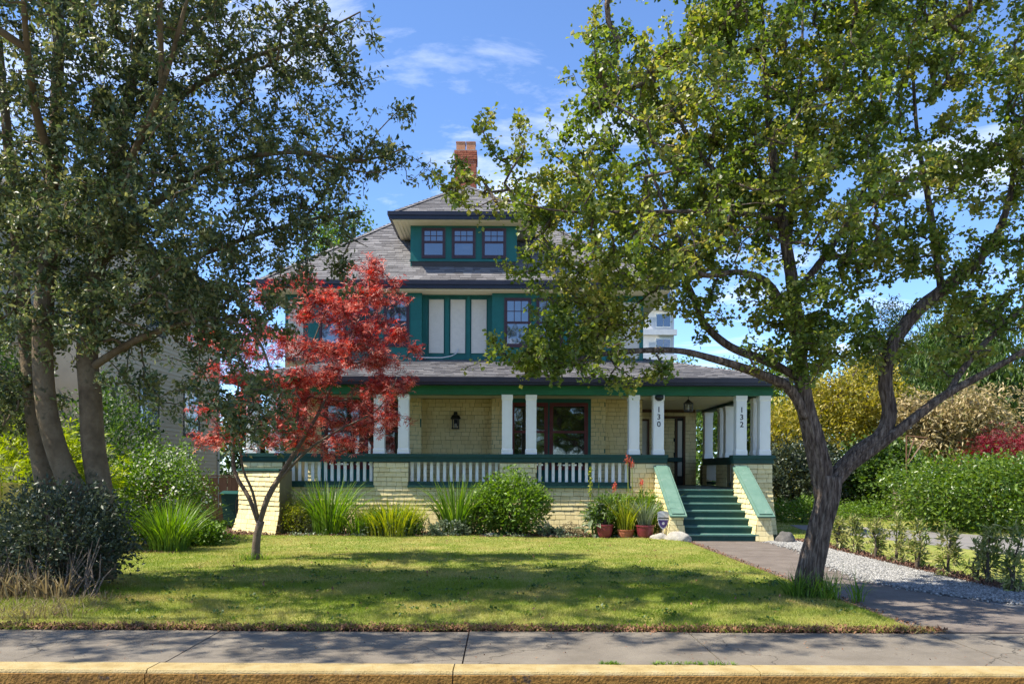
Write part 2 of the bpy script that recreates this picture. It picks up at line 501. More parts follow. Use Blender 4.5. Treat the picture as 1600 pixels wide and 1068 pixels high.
_L.new(_mr.outputs[0], _mx.inputs[0]); _L.new(_src, _mx.inputs[1]); _L.new(_mx.outputs[0], _B.inputs['Base Color'])
M['rock_dark'] = paint('dark_boulder_stone', [(0.07, 0.066, 0.06), (0.14, 0.13, 0.12)], 0.9, 5, 0.6, 40)

# ------------------------------------------------------------------ the ground, road, pavement
XV, YV, ZV = Vector((1, 0, 0)), Vector((0, 1, 0)), Vector((0, 0, 1))

mb = MB()
mb.box(-400, 400, 6.9, 700, -0.6, -0.03)
structure('ground', mb, M['earth'])
structure('road', MB().box(-400, 400, -6.5, 6.42, -0.5, -0.13), M['road'])
structure('far_verge', MB().box(-400, 400, -400, -6.5, -0.6, 0.0), M['earth'])

sw = structure('sidewalk', MB().box(-60, 60, 6.72, 8.30, -0.25, -0.02), M['mulch_bed'])
xj = [-60, -30, -18, -12.9, -10.4, -7.9, -5.42, -2.88, -0.335, 1.915, 4.42, 6.95, 9.5, 12, 18, 30, 60]
for a, b in zip(xj[:-1], xj[1:]):
    dz = random.uniform(-0.004, 0.004)
    m_ = MB()
    yb = 8.17 + random.uniform(-.02, .02)
    m_.prism([(a + .007, 6.815, 0.0), (b - .007, 6.815, 0.0), (b - .007, yb, dz), (a + .007, yb, dz)], (0, 0, -.1))
    part('slab', m_, M['concrete'], sw)
kb = structure('kerb', MB().box(-60, 60, 6.56, 6.80, -0.4, -0.03), M['mulch_bed'])
xk = [-60, -20, -10.2, -7.8, -5.35, -2.92, -0.40, 2.13, 4.7, 7.2, 9.6, 20, 60]
for a, b in zip(xk[:-1], xk[1:]):
    dz = random.uniform(-0.003, 0.003)
    m_ = MB()
    x0, x1 = a + .005, b - .005
    # rounded nose, three small facets
    pr = [(6.805, -.1), (6.805, .002 + dz), (6.575, .006 + dz), (6.558, 0.0 + dz), (6.548, -.018 + dz), (6.542, -.1)]
    m_.prism([(x0, y, z) for y, z in pr], (x1 - x0, 0, 0))
    part('kerb_stone', m_, M['kerb'], kb)
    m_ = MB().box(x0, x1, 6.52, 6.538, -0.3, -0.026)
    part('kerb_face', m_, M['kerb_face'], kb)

# lawn: a gently uneven sheet with a soft edge to the pavement
lx0, lx1, ly0, ly1 = -9.5, 4.33, 8.28, 19.7


def lawn_z(x, y):
    h = 0.035 * mnoise.noise(Vector((x * .45, y * .45, 1.7))) + 0.015 * mnoise.noise(Vector((x * 1.7, y * 1.7, 4)))
    e = min(1, max(0, (y - ly0) / 0.5)) * min(1, max(0, (lx1 - x) / 0.3))
    return 0.012 + e * (0.045 + h)


nx, ny = 92, 76
vs, fs = [], []
for j in range(ny + 1):
    for i in range(nx + 1):
        x = lx0 + (lx1 - lx0) * i / nx
        y = ly0 + (ly1 - ly0) * j / ny
        vs.append((x, y, lawn_z(x, y)))
for j in range(ny):
    for i in range(nx):
        a = j * (nx + 1) + i
        fs.append((a, a + 1, a + nx + 2, a + nx + 1))
structure('lawn', MB().add(vs, fs), M['lawn'], smooth=True)

# asphalt path to the stair, gravel, planted strip, side lawn, the neighbour's drive
structure('path', MB().prism([(4.36, 8.20, .012), (60, 8.20, .004), (60, 9.0, .004), (9.2, 9.35, .006), (6.3, 9.6, .012), (5.78, 10.9, .012), (5.45, 12, .012), (5.75, 14.2, .012), (6.2, 16.5, .012), (6.25, 18.78, .012), (4.36, 18.78, .012)], (0, 0, -.06)), M['asphalt'])
structure('gravel_strip', MB().prism([(5.5, 10.2, .004), (7.4, 9.3, .004), (14, 9.0, .002), (14, 9.5, .002), (7.4, 10.6, .004), (6.97, 11.5, .004), (6.97, 19.0, .004), (5.6, 19.0, .004)], (0, 0, -.06)), M['gravel_bed'])
structure('planting_strip', MB().prism([(6.95, 10.9, .014), (7.45, 10.6, .014), (7.4, 19.3, .014), (6.95, 19.3, .014)], (0, 0, -.06)), M['mulch_bed'])
structure('side_lawn', MB().prism([(7.4, 9.4, .008), (30, 9.2, .008), (30, 34, .008), (7.3, 34, .008), (7.4, 19.3, .008)], (0, 0, -.06)), M['lawn'])
structure('driveway', MB().prism([(10.6, 12.0, .018), (14.2, 12.0, .018), (14.2, 17.6, .018), (13.0, 20.2, .018), (10.4, 24.4, .018), (8.9, 24.6, .018), (8.5, 22.5, .018), (9.6, 18.6, .018), (10.4, 15.6, .018)], (0, 0, -.05)), M['drive'])
structure('flower_bed', MB().prism([(-8.4, 19.3, .03), (-3, 19.55, .03), (0, 19.35, .03), (2.5, 19.3, .03), (4.0, 18.9, .03), (4.02, 21.2, .03), (-8.4, 24, .03)], (0, 0, -.06)), M['mulch_bed'])
structure('side_bed', MB().prism([(-12, 12.0, .03), (-6.9, 14.0, .03), (-6.0, 15.6, .03), (-6.4, 17.2, .03), (-7.2, 18.6, .03), (-8.4, 20, .03), (-9.4, 22, .03), (-12, 22, .03)], (0, 0, -.06)), M['mulch_bed'])


# ------------------------------------------------------------------ shingle makers
def wedge(mb, o, U, S, n, tb, tt):
    vs = [o, o + U, o + n * tb, o + U + n * tb, o + S + n * tt, o + S + U + n * tt]
    mb.add(vs, [(2, 3, 5, 4), (0, 1, 3, 2), (0, 2, 4), (1, 5, 3)])


WEDGE = MB()
wedge(WEDGE, Vector((0, 0, 0)), XV, YV, ZV, 1.0, 0.2)
WEDGE_ME = mesh_from('wall_shingle', WEDGE.v, WEDGE.f, M['shingle_one'])
single_left = [300]
COURSE = 0.122


def wall_shingles(parent, o, u, n, z0, z1, ints, single=None, off=None, label=None):
    """courses of wall shingles; those for which single(a, z) holds become objects of their own (300 at most on the house)"""
    o, u, n = Vector(o), Vector(u), Vector(n)
    mb = MB()
    k = 0
    z = z0
    while z < z1 - 0.02:
        h = min(COURSE, z1 - z)
        for (a0, a1) in ints(z + h * .5):
            a = a0 - random.uniform(0, .12)
            while a < a1:
                w = random.choice((.15, .19, .22, .26, .3)) * random.uniform(.93, 1.07)
                l, r = max(a, a0), min(a + w - .008, a1)
                a += w
                if r - l < .03:
                    continue
                d = off(z) if off else 0.0
                jz = random.uniform(-.006, .005)
                t = random.uniform(.022, .032)
                p = o + u * l + ZV * (z + jz) + n * (0.002 + d)
                hh = h - .007 - jz  # gap lets the dark backing stand in for the course shadow
                if single and single_left[0] > 0 and single((l + r) * .5, z):
                    single_left[0] -= 1
                    c = link('shingle', WEDGE_ME, parent)
                    mt = Matrix(((u.x * (r - l), 0, n.x * t, p.x), (u.y * (r - l), 0, n.y * t, p.y), (u.z * (r - l), hh, n.z * t, p.z), (0, 0, 0, 1)))
                    c.matrix_parent_inverse = Matrix.Identity(4)
                    c.matrix_basis = mt
                else:
                    wedge(mb, p, u * (r - l), ZV * hh, n, t, t * .2)
        z += h
    if mb.v:
        part('shingles', mb, M['shingle'], parent, kind='stuff')


def roof_tabs(mb, poly, u, s, expo=.132, wmin=.2, wmax=.34):
    u, s = Vector(u).normalized(), Vector(s).normalized()
    n = u.cross(s)
    o = Vector(poly[0])
    P = [((Vector(p) - o).dot(u), (Vector(p) - o).dot(s)) for p in poly]
    bmin, bmax = min(p[1] for p in P), max(p[1] for p in P)
    b = bmin - .03
    while b < bmax - .02:
        bm = min(max(b + expo * .5, bmin + .001), bmax - .001)
        xs = []
        for i in range(len(P)):
            (a0, b0), (a1, b1) = P[i], P[(i + 1) % len(P)]
            if (b0 - bm) * (b1 - bm) < 0:
                xs.append(a0 + (a1 - a0) * (bm - b0) / (b1 - b0))
        xs.sort()
        for lo, hi in zip(xs[0::2], xs[1::2]):
            a = lo - random.uniform(0, .25)
            while a < hi:
                w = random.uniform(wmin, wmax)
                l, r = max(a, lo), min(a + w - .005, hi)
                a += w
                if r - l < .02:
                    continue
                wedge(mb, o + u * l + s * (b + random.uniform(-.006, .006)) + n * .004, u * (r - l), s * (expo + .03), n, random.uniform(.011, .022), .003)
        b += expo
    return mb


def hip_caps(mb, p0, p1, w=.14):
    p0, p1 = Vector(p0), Vector(p1)
    d = (p1 - p0)
    L_ = d.length
    d.normalize()
    side = d.cross(ZV).normalized()
    up = side.cross(d).normalized()
    k = 0.0
    while k < L_:
        q = p0 + d * k + up * .02
        for sg in (-1, 1):
            e = side * sg * w - up * .05
            a, b = q, q + d * min(.26, L_ - k)
            vs = [a + up * .018, a + up * .018 + e, b, b + e]
            mb.add(vs, [(0, 1, 3, 2) if sg > 0 else (1, 0, 2, 3)])
        k += .19


def ob(mb, o, u, n, a0, a1, z0, z1, d0, d1):
    o = Vector(o)
    return mb.obox(o + u * a0 + ZV * z0 + n * d0, u * (a1 - a0), ZV * (z1 - z0), n * (d1 - d0))


def window(parent, o, u, n, a0, a1, z0, z1, frame_m, sash_m, glass_m, cols=3, rows=2, split=.42, case=.055, name='window'):
    """double-hung window: casing, two sashes, every pane by itself"""
    o, u, n = Vector(o), Vector(u), Vector(n)
    m_ = MB()
    ob(m_, o, u, n, a0 - case, a0, z0 - case, z1 + case, -.02, .03)
    ob(m_, o, u, n, a1, a1 + case, z0 - case, z1 + case, -.02, .03)
    ob(m_, o, u, n, a0, a1, z1, z1 + case, -.02, .03)
    ob(m_, o, u, n, a0, a1, z0 - case, z0, -.02, .034)
    w = part(name, m_, frame_m, parent)
    zs = z1 - (z1 - z0) * split
    s = .034
    up_ = MB()
    ob(up_, o, u, n, a0, a0 + s, zs, z1, .0, .022); ob(up_, o, u, n, a1 - s, a1, zs, z1, .0, .022)
    ob(up_, o, u, n, a0 + s, a1 - s, z1 - s, z1, .0, .022); ob(up_, o, u, n, a0 + s, a1 - s, zs, zs + s, .0, .022)
    W, H = a1 - a0 - 2 * s, z1 - zs - 2 * s
    for i in range(1, cols):
        c = a0 + s + W * i / cols
        ob(up_, o, u, n, c - .011, c + .011, zs + s, z1 - s, .0, .019)
    for j in range(1, rows):
        c = zs + s + H * j / rows
        ob(up_, o, u, n, a0 + s, a1 - s, c - .011, c + .011, .001, .017)
    part('sash', up_, sash_m, w)
    lo = MB()
    ob(lo, o, u, n, a0, a0 + s, z0, zs, .0, .012); ob(lo, o, u, n, a1 - s, a1, z0, zs, .0, .012)
    ob(lo, o, u, n, a0 + s, a1 - s, z0, z0 + s * 1.5, .0, .012); ob(lo, o, u, n, a0 + s, a1 - s, zs - s, zs, .0, .016)
    part('sash', lo, sash_m, w)
    for i in range(cols):
        for j in range(rows):
            p_ = MB()
            ob(p_, o, u, n, a0 + s + W * i / cols, a0 + s + W * (i + 1) / cols, zs + s + H * j / rows, zs + s + H * (j + 1) / rows, .002, .008)
            part('pane', p_, glass_m, w)
    p_ = MB()
    ob(p_, o, u, n, a0 + s, a1 - s, z0 + s, zs - s, .001, .005)
    part('pane', p_, glass_m, w)
    return w


# ------------------------------------------------------------------ the house
HX0, HX1, HY0, HY1 = -6.4, 4.1, 23.4, 33.9
FY = 20.85
NF = Vector((0, -1, 0))
house = thing('house', 'large green and yellow shingled house with grey hip roof, dormer and wide porch', 'house', (0, 27, 0))

lower = MB().box(HX0, HX1, HY0, HY1, 0, 4.86)
lower.box(4.1, 6.56, 27.0, 33.5, 0, 3.9)
lower_wall = part('ground_floor_wall', lower, M['wall_under'], house)
upper = MB().box(HX0, HX1, HY0, HY1, 4.862, 6.80)
upper_wall = part('upper_wall', upper, M['green'], house)
# two-storey bays
bay = MB()
bay.box(-5.66, -2.36, 23.1, 23.4, 0.9, 6.79)
bay.box(-0.32, 2.98, 23.1, 23.4, 0.9, 6.79)
part('bay', bay, M['green'], house)
# stucco field right of the bays and its green boards
for (x0, x1) in ((3.2, 4.0), (-6.3, -5.86)):
    part('stucco_panel', MB().box(x0, x1, 23.37, 23.398, 4.95, 6.6), M['stucco'], house)
# the three pale panels of the recess
for (x0, x1) in ((-2.17, -1.74), (-1.54, -1.11), (-0.925, -0.485)):
    p_ = part('wall_panel', MB().box(x0, x1, 23.375, 23.398, 5.09, 6.66), M['stucco'], house)
    fr = MB()
    fr.box(x0, x0 + .03, 23.365, 23.374, 5.09, 6.66); fr.box(x1 - .03, x1, 23.365, 23.374, 5.09, 6.66)
    fr.box(x0 + .03, x1 - .03, 23.365, 23.374, 6.63, 6.66); fr.box(x0 + .03, x1 - .03, 23.365, 23.374, 5.09, 5.12)
    part('panel_frame', fr, M['cream'], p_)
tr = MB()
tr.box(-2.36, -0.32, 23.35, 23.399, 6.74, 6.79)
for x, w in ((-2.36, .15), (-1.70, .12), (-1.07, .105), (-.445, .125)):
    tr.box(x, x + w, 23.355, 23.399, 4.9, 6.739)
part('recess_boards', tr, M['green'], house, kind='stuff')
for (xa, xb) in ((2.98, 3.1), (4.0, 4.115)):
    part('corner_board', MB().box(xa, xb, 23.36, 23.398, 4.9, 6.79), M['green'], house)
part('cable', MB().tube([(-2.6, 23.02, 4.93), (-2.2, 22.98, 4.90), (-1.75, 22.97, 4.9), (-1.5, 23.0, 4.95), (-1.38, 23.25, 5.05), (-1.32, 23.35, 5.14), (-1.32, 23.36, 5.22)], [.014] * 7, 5), M['cable'], house, label='pale cable lying at the foot of the upper wall')

B3 = [(.09, .76), (1.02, 1.69), (1.93, 2.60), (-3.40, -2.77), (-4.35, -3.68), (-5.27, -4.60)]
for (x0, x1) in B3:
    window(house, (0, 23.1, 0), XV, NF, x0, x1, 5.28, 6.60, M['sash'], M['sash'], M['glass'], 3, 2, .5)

# ground-floor windows in dark green casings
for sx in (1, -1):
    def mx(x):
        return x if sx > 0 else -2.68 - x
    xs = sorted((mx(.18), mx(2.56)))
    case = MB().box(xs[0], xs[1], 23.06, 23.098, 1.7, 3.74)
    part('window_casing', case, M['green'], house)
    for (a, b) in ((.31, 1.24), (1.43, 2.40)):
        c, d = sorted((mx(a), mx(b)))
        window(house, (0, 23.06, 0), XV, NF, c, d, 1.75, 3.55, M['burgundy'], M['burgundy'], M['dark_glass'], 1, 1, .43, case=.07)

wall_shingles(lower_wall, (0, 23.4, 0), XV, NF, 1.2, 3.75, lambda z: [(-2.36, -.32), (2.95, 4.1)])
wall_shingles(lower_wall, (0, 23.1, 0), XV, NF, 1.2, 3.75, lambda z: [(-2.86 if z < 1.7 else -2.84, -2.36), (-.32, .18), (2.56, 2.98), (-5.66, -5.25)])
wall_shingles(lower_wall, (0, 27.0, 0), XV, NF, 1.2, 3.75, lambda z: [(4.1, 4.45), (4.98, 5.32), (6.14, 6.56)] if z < 3.45 else [(4.1, 6.56)])
wall_shingles(lower_wall, (4.1, 27, 0), -YV, Vector((1, 0, 0)) * 1.0, 1.2, 1.3, lambda z: [])

wall_shingles(lower_wall, (-2.36, 23.1, 0), YV, XV, 1.2, 3.75, lambda z: [(0, .298)])
wall_shingles(lower_wall, (-.32, 23.398, 0), -YV, -XV, 1.2, 3.75, lambda z: [(0, .298)])
wall_shingles(lower_wall, (2.98, 23.1, 0), YV, XV, 1.2, 3.75, lambda z: [(0, .298)])
# entry: cream door with a brown frame, a flat black sheet painting the shaded recess, with a sidelight
d_ = MB()
for (a, b, z0, z1) in ((4.45, 4.52, 1.2, 3.42), (4.90, 4.97, 1.2, 3.42), (4.52, 4.90, 3.35, 3.42)):
    d_.box(a, b, 26.93, 26.998, z0, z1)
door = part('front_door', MB().box(4.52, 4.90, 26.955, 26.995, 1.2, 3.35), M['cream'], house)
part('door_frame', d_, M['brown_wood'], door)
vb = part('vestibule_shade', MB().box(5.34, 6.12, 26.965, 26.99, 1.2, 3.46), M['ink'], house)  # thin black sheet painted as the shade of a recess, no depth behind
wall_shingles(vb, (0, 26.965, 0), XV, NF, 1.2, 3.44, lambda z: [(5.36, 5.82)])
part('sidelight', MB().box(5.93, 6.07, 26.93, 26.955, 1.5, 3.36), M['cream'], vb)
f_ = MB()
f_.box(5.28, 5.34, 26.9, 26.998, 1.2, 3.52); f_.box(6.12, 6.18, 26.9, 26.998, 1.2, 3.52); f_.box(5.34, 6.12, 26.9, 26.998, 3.46, 3.52)
f_.box(5.85, 5.9, 26.92, 26.96, 1.2, 3.46)
part('door_frame', f_, M['brown_wood'], vb)
part('rail', MB().box(4.3, 6.05, 26.82, 26.9, 1.98, 2.12), M['riser'], house)

# porch floor and ceiling, board by board where they show
fl = MB()
fl.box(-6.8, 4.1, 20.9, 23.39, 1.06, 1.19)
fl.box(4.1, 6.8, 20.9, 26.99, 1.06, 1.19)
part('porch_floor', fl, M['floor'], house)
pf = part('floor_nosing', MB().box(4.29, 6.05, 20.74, 20.9, 1.155, 1.192), M['tread'], house)
ce = MB().box(-6.75, 4.1, 21.1, 23.39, 3.76, 3.80)
ce.box(4.1, 6.8, 21.1, 26.99, 3.76, 3.80)
ceil = part('porch_ceiling', ce, M['soffit'], house)
x = -6.7
while x < 6.75:
    y1 = 23.04 if x < 4.0 else 26.9
    part('board', MB().box(x, x + .185, 21.16, y1, 3.735, 3.757), M['soffit'], ceil)
    x += .19
part('ceiling_trim', MB().box(4.12, 6.5, 26.86, 26.93, 3.64, 3.73), M['brown_wood'], house)

# porch front wall with flared foot
def flare(z):
    return max(0.0, (0.55 - z)) * 0.16


pw = MB()
prof = [(21.1, 0), (FY - .088, 0), (FY - .03, .36), (FY, .55), (FY, 1.2), (21.1, 1.2)]
pw.prism([(-6.8, y, z) for y, z in prof], (4.29 + 6.8, 0, 0))
PIERS = [(-6.8, -5.76), (-3.37, -2.46), (-.07, .90), (3.35, 4.29)]
for (a, b) in PIERS:
    pw.box(a, b, FY, 21.1, 1.2005, 1.868)
porch_wall = part('porch_wall', pw, M['wall_under'], house)


def porch_ints(z):
    if z < 1.205:
        return [(-6.8, 4.29)]
    return PIERS


wall_shingles(porch_wall, (0, FY, 0), XV, NF, 0.02, 1.868, porch_ints,
              single=lambda a, z: (a > 1.0 and z > .2) or z > 1.15 or (-2.4 < a < -1.5 and z > .3) or (-.1 < a < 1 and z > .85), off=flare)
# the pier at the right of the stair
rp = MB()
rp.prism([(6.36, FY, 0), (7.22, FY, 0), (7.12, FY, .6), (7.06, FY, 1.2), (7.06, FY, 1.868), (6.06, FY, 1.868), (6.06, FY, 0)], (0, .27, 0))
rp.prism([(6.8, FY + .272, 0), (7.22, FY + .272, 0), (7.12, FY + .272, .6), (7.06, FY + .272, 1.2), (6.8, FY + .272, 1.2)], (0, 6.1, 0))
for (y0, y1) in ((21.13, 21.85), (24.1, 25.3), (26.9, 27.4)):
    rp.box(6.8, 7.06, y0, y1, 1.201, 1.868)
pier = part('porch_side_wall', rp, M['wall_under'], house)
wall_shingles(pier, (0, FY, 0), XV, NF, 0.02, 1.868, lambda z: [(6.06, 7.06 + max(0, (1.2 - z)) * .12)], single=lambda a, z: True)
for (y0, y1) in ((21.13, 21.85), (24.1, 25.3), (26.5, 27.0)):
    wall_shingles(pier, (6.8, y1, 0), -YV, Vector((-1, 0, 0)), 1.2, 1.868, lambda z: [(0, y1 - y0)])

# rail cap, bottom rails and balusters
rl = MB()
rl.box(-6.86, 4.33, FY - .07, 21.16, 1.995, 2.085)
rl.box(-6.82, 4.31, FY - .035, 21.13, 1.868, 1.995)
cap1 = part('porch_rail', rl, M['riser'], house)
rl = MB()
rl.box(6.02, 7.13, FY - .07, 21.16, 1.995, 2.085)
rl.box(6.04, 7.09, FY - .035, 21.13, 1.868, 1.995)
rl.box(6.76, 7.13, 21.161, 27.0, 1.995, 2.085)
rl.box(6.79, 7.09, 21.131, 27.0, 1.868, 1.995)
part('porch_rail', rl, M['riser'], house)
BAYS = [(-5.76, -3.37), (-2.46, -.07), (.90, 3.35)]
bal_me = mesh_from('baluster', *(lambda q: (q.v, q.f))(MB().box(-.038, .038, -.025, .025, 0, .505)), M['white'])
for (a, b) in BAYS:
    r_ = MB().box(a + .002, b - .002, FY + .0, 21.08, 1.262, 1.362)
    r_.box(a - .02, b + .02, FY - .075, 21.09, 1.203, 1.262)
    br = part('bottom_rail', r_, M['riser'], house)
    n_ = 14
    for i in range(n_):
        c = link('baluster', bal_me, br)
        c.location = (a + (b - a) * (i + .5) / n_, 20.97, 1.3625)
for (y0, y1) in ((21.85, 24.1), (25.3, 26.9)):
    br = part('bottom_rail', MB().box(6.85, 7.0, y0, y1, 1.23, 1.32), M['riser'], house)
    n_ = int((y1 - y0) / .11)
    for i in range(n_):
        c = link('baluster', bal_me, br)
        c.location = (6.93, y0 + (y1 - y0) * (i + .5) / n_, 1.3625)
# dark inside back of the balustrade: what stands on the porch is in shade

# columns
def column(x, y):
    m_ = MB()
    pr = [(2.0855, .152), (2.20, .150), (2.23, .135), (3.50, .135), (3.53, .148), (3.64, .148)]
    for z, h in pr:
        m_.v.extend([(x - h, y - h, z), (x + h, y - h, z), (x + h, y + h, z), (x - h, y + h, z)])
    for i in range(len(pr) - 1):
        for k in range(4):
            k2 = (k + 1) % 4
            m_.f.append((i * 4 + k, i * 4 + k2, i * 4 + 4 + k2, i * 4 + 4 + k))
    c_ = part('column', m_, M['white'], house)
    part('panel', MB().box(x - .092, x + .092, y - .141, y - .1352, 2.26, 3.47), M['white'], c_)
    return c_


cols = {}
for x in (-6.58, -5.96, -3.24, -2.60, .12, .75, 3.45, 4.09, 6.26, 6.88):
    cols[x] = column(x, 20.99)
for y in (21.68, 24.35, 25.0, 26.85):
    column(6.92, y)


def digits(txt, x, parent):
    z = 3.33
    for ch in txt:
        cu = bpy.data.curves.new('digit', 'FONT')
        cu.body = ch
        cu.size = .20
        cu.extrude = .004
        cu.offset = 0.002
        cu.align_x = 'CENTER'
        cu.materials.append(M['ink'])
        tmp = bpy.data.objects.new('digit', cu)
        me = bpy.data.meshes.new_from_object(tmp)
        bpy.data.objects.remove(tmp)
        o = bpy.data.objects.new('digit', me)
        COL.objects.link(o)
        o.parent = parent
        o.rotation_euler = (R(90), 0, 0)
        o.location = (x, 20.8455, z - .13)
        z -= .19


digits('130', 4.09, cols[4.09])
digits('132', 6.26, cols[6.26])

# beams under the porch roof
bm_ = MB()
bm_.box(-6.85, 7.08, 20.85, 21.13, 3.6405, 3.80)
bm_.box(-6.88, 7.11, 20.82, 21.16, 3.80, 3.92)
part('porch_beam', bm_, M['beam_green'], house)
bm_ = MB().box(6.79, 7.06, 21.161, 27.2, 3.6405, 3.92)
part('porch_beam', bm_, M['riser'], house)

# porch roof
PE = dict(x0=-7.16, x1=7.40, y=20.50, z=4.05, p=.29)


def porch_roof_z(x, y):
    return 4.05 + .29 * min(y - 20.50, 7.40 - x, x + 7.16)


def pr_pt(x, y):
    return Vector((x, y, porch_roof_z(x, y)))


front_poly = [pr_pt(-7.16, 20.5), pr_pt(7.40, 20.5), pr_pt(4.5, 23.4), pr_pt(-4.26, 23.4)]
right_poly = [pr_pt(7.40, 20.5), pr_pt(7.40, 33.5), pr_pt(4.1, 33.5), pr_pt(4.1, 23.8)]
left_poly = [pr_pt(-7.16, 29), pr_pt(-7.16, 20.5), pr_pt(-4.26, 23.4), pr_pt(-6.4, 23.42), pr_pt(-6.4, 29)]
und = MB()
for pl in (front_poly, right_poly, left_poly):
    und.prism([p - ZV * .004 for p in pl], (0, 0, -.08))
roof1 = part('porch_roof', und, M['roof_under'], house)
tb = MB()
sl = Vector((0, 1, .29)).normalized()
roof_tabs(tb, front_poly, XV, sl)
roof_tabs(tb, right_poly, YV, Vector((-1, 0, .29)))
roof_tabs(tb, [left_poly[0], left_poly[1], left_poly[2], left_poly[3], left_poly[4]], -YV, Vector((1, 0, .29)))
hip_caps(tb, pr_pt(7.40, 20.5), pr_pt(4.1, 23.8))
hip_caps(tb, pr_pt(-7.16, 20.5), pr_pt(-4.26, 23.4))
part('roof_shingles', tb, M['roof'], roof1, kind='stuff')
g_ = MB()
g_.box(-7.24, 7.48, 20.40, 20.505, 3.925, 4.055)
g_.box(-7.20, 7.44, 20.43, 20.50, 3.86, 3.925)
g_.box(-7.16, 7.40, 20.52, 20.54, 3.84, 4.0)
part('gutter', g_, M['navy'], house)
g_ = MB()
g_.box(7.405, 7.48, 20.508, 33.5, 3.925, 4.055)
g_.box(-7.24, -7.165, 20.508, 29, 3.925, 4.055)
part('gutter', g_, M['navy'], house)
so = MB().box(-7.15, 7.39, 20.541, 20.82, 3.87, 3.91)
so.box(7.12, 7.39, 20.822, 33, 3.87, 3.91)
part('soffit', so, M['riser'], house)

# main hip roof
CXH, HW = -1.13, 5.92
EY = 22.75
EZ = 7.04
AP = Vector((CXH, EY + HW, EZ + .8 * HW))
c0, c1, c2, c3 = Vector((CXH - HW, EY, EZ)), Vector((CXH + HW, EY, EZ)), Vector((CXH + HW, EY + 2 * HW, EZ)), Vector((CXH - HW, EY + 2 * HW, EZ))
und = MB().add([c0, c1, c2, c3, AP], [(0, 1, 4), (1, 2, 4), (2, 3, 4), (3, 0, 4), (3, 2, 1, 0)])
roof2 = part('main_roof', und, M['roof_under'], house)
tb = MB()
roof_tabs(tb, [c0, c1, AP], XV, Vector((0, 1, .8)))
roof_tabs(tb, [c1, c2, AP], YV, Vector((-1, 0, .8)))
roof_tabs(tb, [c3, c0, AP], -YV, Vector((1, 0, .8)))
for c in (c0, c1):
    hip_caps(tb, c, AP)
part('roof_shingles', tb, M['roof'], roof2, kind='stuff')
g_ = MB()
xl, xr = CXH - HW, CXH + HW
g_.box(xl - .1, xr + .1, EY - .11, EY - .002, EZ - .10, EZ + .02)
g_.box(xl - .07, xr + .07, EY - .075, EY - .002, EZ - .21, EZ - .10)
g_.box(xr + .002, xr + .1, EY, EY + 2 * HW, EZ - .10, EZ + .02)
g_.box(xl - .1, xl - .002, EY, EY + 2 * HW, EZ - .10, EZ + .02)
part('gutter', g_, M['navy'], house)
so = MB().box(xl + .01, xr - .01, EY + .01, 23.5, 6.795, 6.83)
so.box(4.11, xr - .01, 23.5, 34, 6.795, 6.83)
so.box(xl + .01, -6.41, 23.5, 34, 6.795, 6.83)
part('soffit', so, M['soffit'], house)

# dormer
DX, DY, DZ = -1.17, 23.0, 9.08
dw = MB()
dw.box(-2.74, .40, 23.5, 25.6, 7.5, 8.86)
dormer = part('dormer_wall', dw, M['green'], house)
part('dormer_skirt', MB().box(-2.70, .36, 23.47, 23.499, 7.5, 7.80), M['roof_under'], house)  # dark felt tone paints in the shade along the wall base
part('sill_board', MB().box(-2.76, .42, 23.45, 23.499, 7.80, 7.86), M['green'], house)
for (x0, x1) in ((-2.36, -1.76), (-1.47, -.87), (-.58, .03)):
    window(house, (0, 23.5, 0), XV, NF, x0, x1, 7.95, 8.74, M['sash'], M['sash'], M['glass'], 3, 2, .46, case=.05)
dh = 2.07
da = Vector((DX, DY + dh, DZ + .74 * dh))
ridge_y = EY + (da.z - EZ) / .8
dl0, dr0 = Vector((DX - dh, DY, DZ)), Vector((DX + dh, DY, DZ))
back_y = EY + (DZ - EZ) / .8
ridge = Vector((DX, ridge_y, da.z))
dlb, drb = Vector((DX - dh, back_y, DZ)), Vector((DX + dh, back_y, DZ))
und = MB()
und.prism([dl0 - ZV * .004, dr0 - ZV * .004, da - ZV * .004], (0, 0, -.06))
und.prism([dr0 - ZV * .004, drb - ZV * .004, ridge - ZV * .004, da - ZV * .004], (0, 0, -.06))
und.prism([dlb - ZV * .004, dl0 - ZV * .004, da - ZV * .004, ridge - ZV * .004], (0, 0, -.06))
roof3 = part('dormer_roof', und, M['roof_under'], house)
tb = MB()
roof_tabs(tb, [dl0, dr0, da], XV, Vector((0, 1, .74)))
roof_tabs(tb, [dr0, drb, ridge, da], YV, Vector((-1, 0, .74)))
roof_tabs(tb, [dlb, dl0, da, ridge], -YV, Vector((1, 0, .74)))
hip_caps(tb, dl0, da)
hip_caps(tb, dr0, da)
hip_caps(tb, da, ridge)
part('roof_shingles', tb, M['roof'], roof3, kind='stuff')
g_ = MB()
g_.box(DX - dh - .1, DX + dh + .1, DY - .1, DY - .002, DZ - .09, DZ + .02)
g_.box(DX - dh - .06, DX + dh + .06, DY - .065, DY - .002, DZ - .2, DZ - .09)
g_.box(DX - dh - .1, DX - dh - .002, DY, back_y, DZ - .09, DZ + .02)
g_.box(DX + dh + .002, DX + dh + .1, DY, back_y, DZ - .09, DZ + .02)
g_.box(DX - dh, DX - dh + .03, DY + .004, back_y, DZ - .19, DZ - .092)
g_.box(DX + dh - .03, DX + dh, DY + .004, back_y, DZ - .19, DZ - .092)
part('gutter', g_, M['navy'], house)
dsf = part('soffit', MB().box(DX - dh + .03, DX + dh - .03, DY + .0, back_y, 8.862, 8.885), M['soffit'], house)
sb = MB()
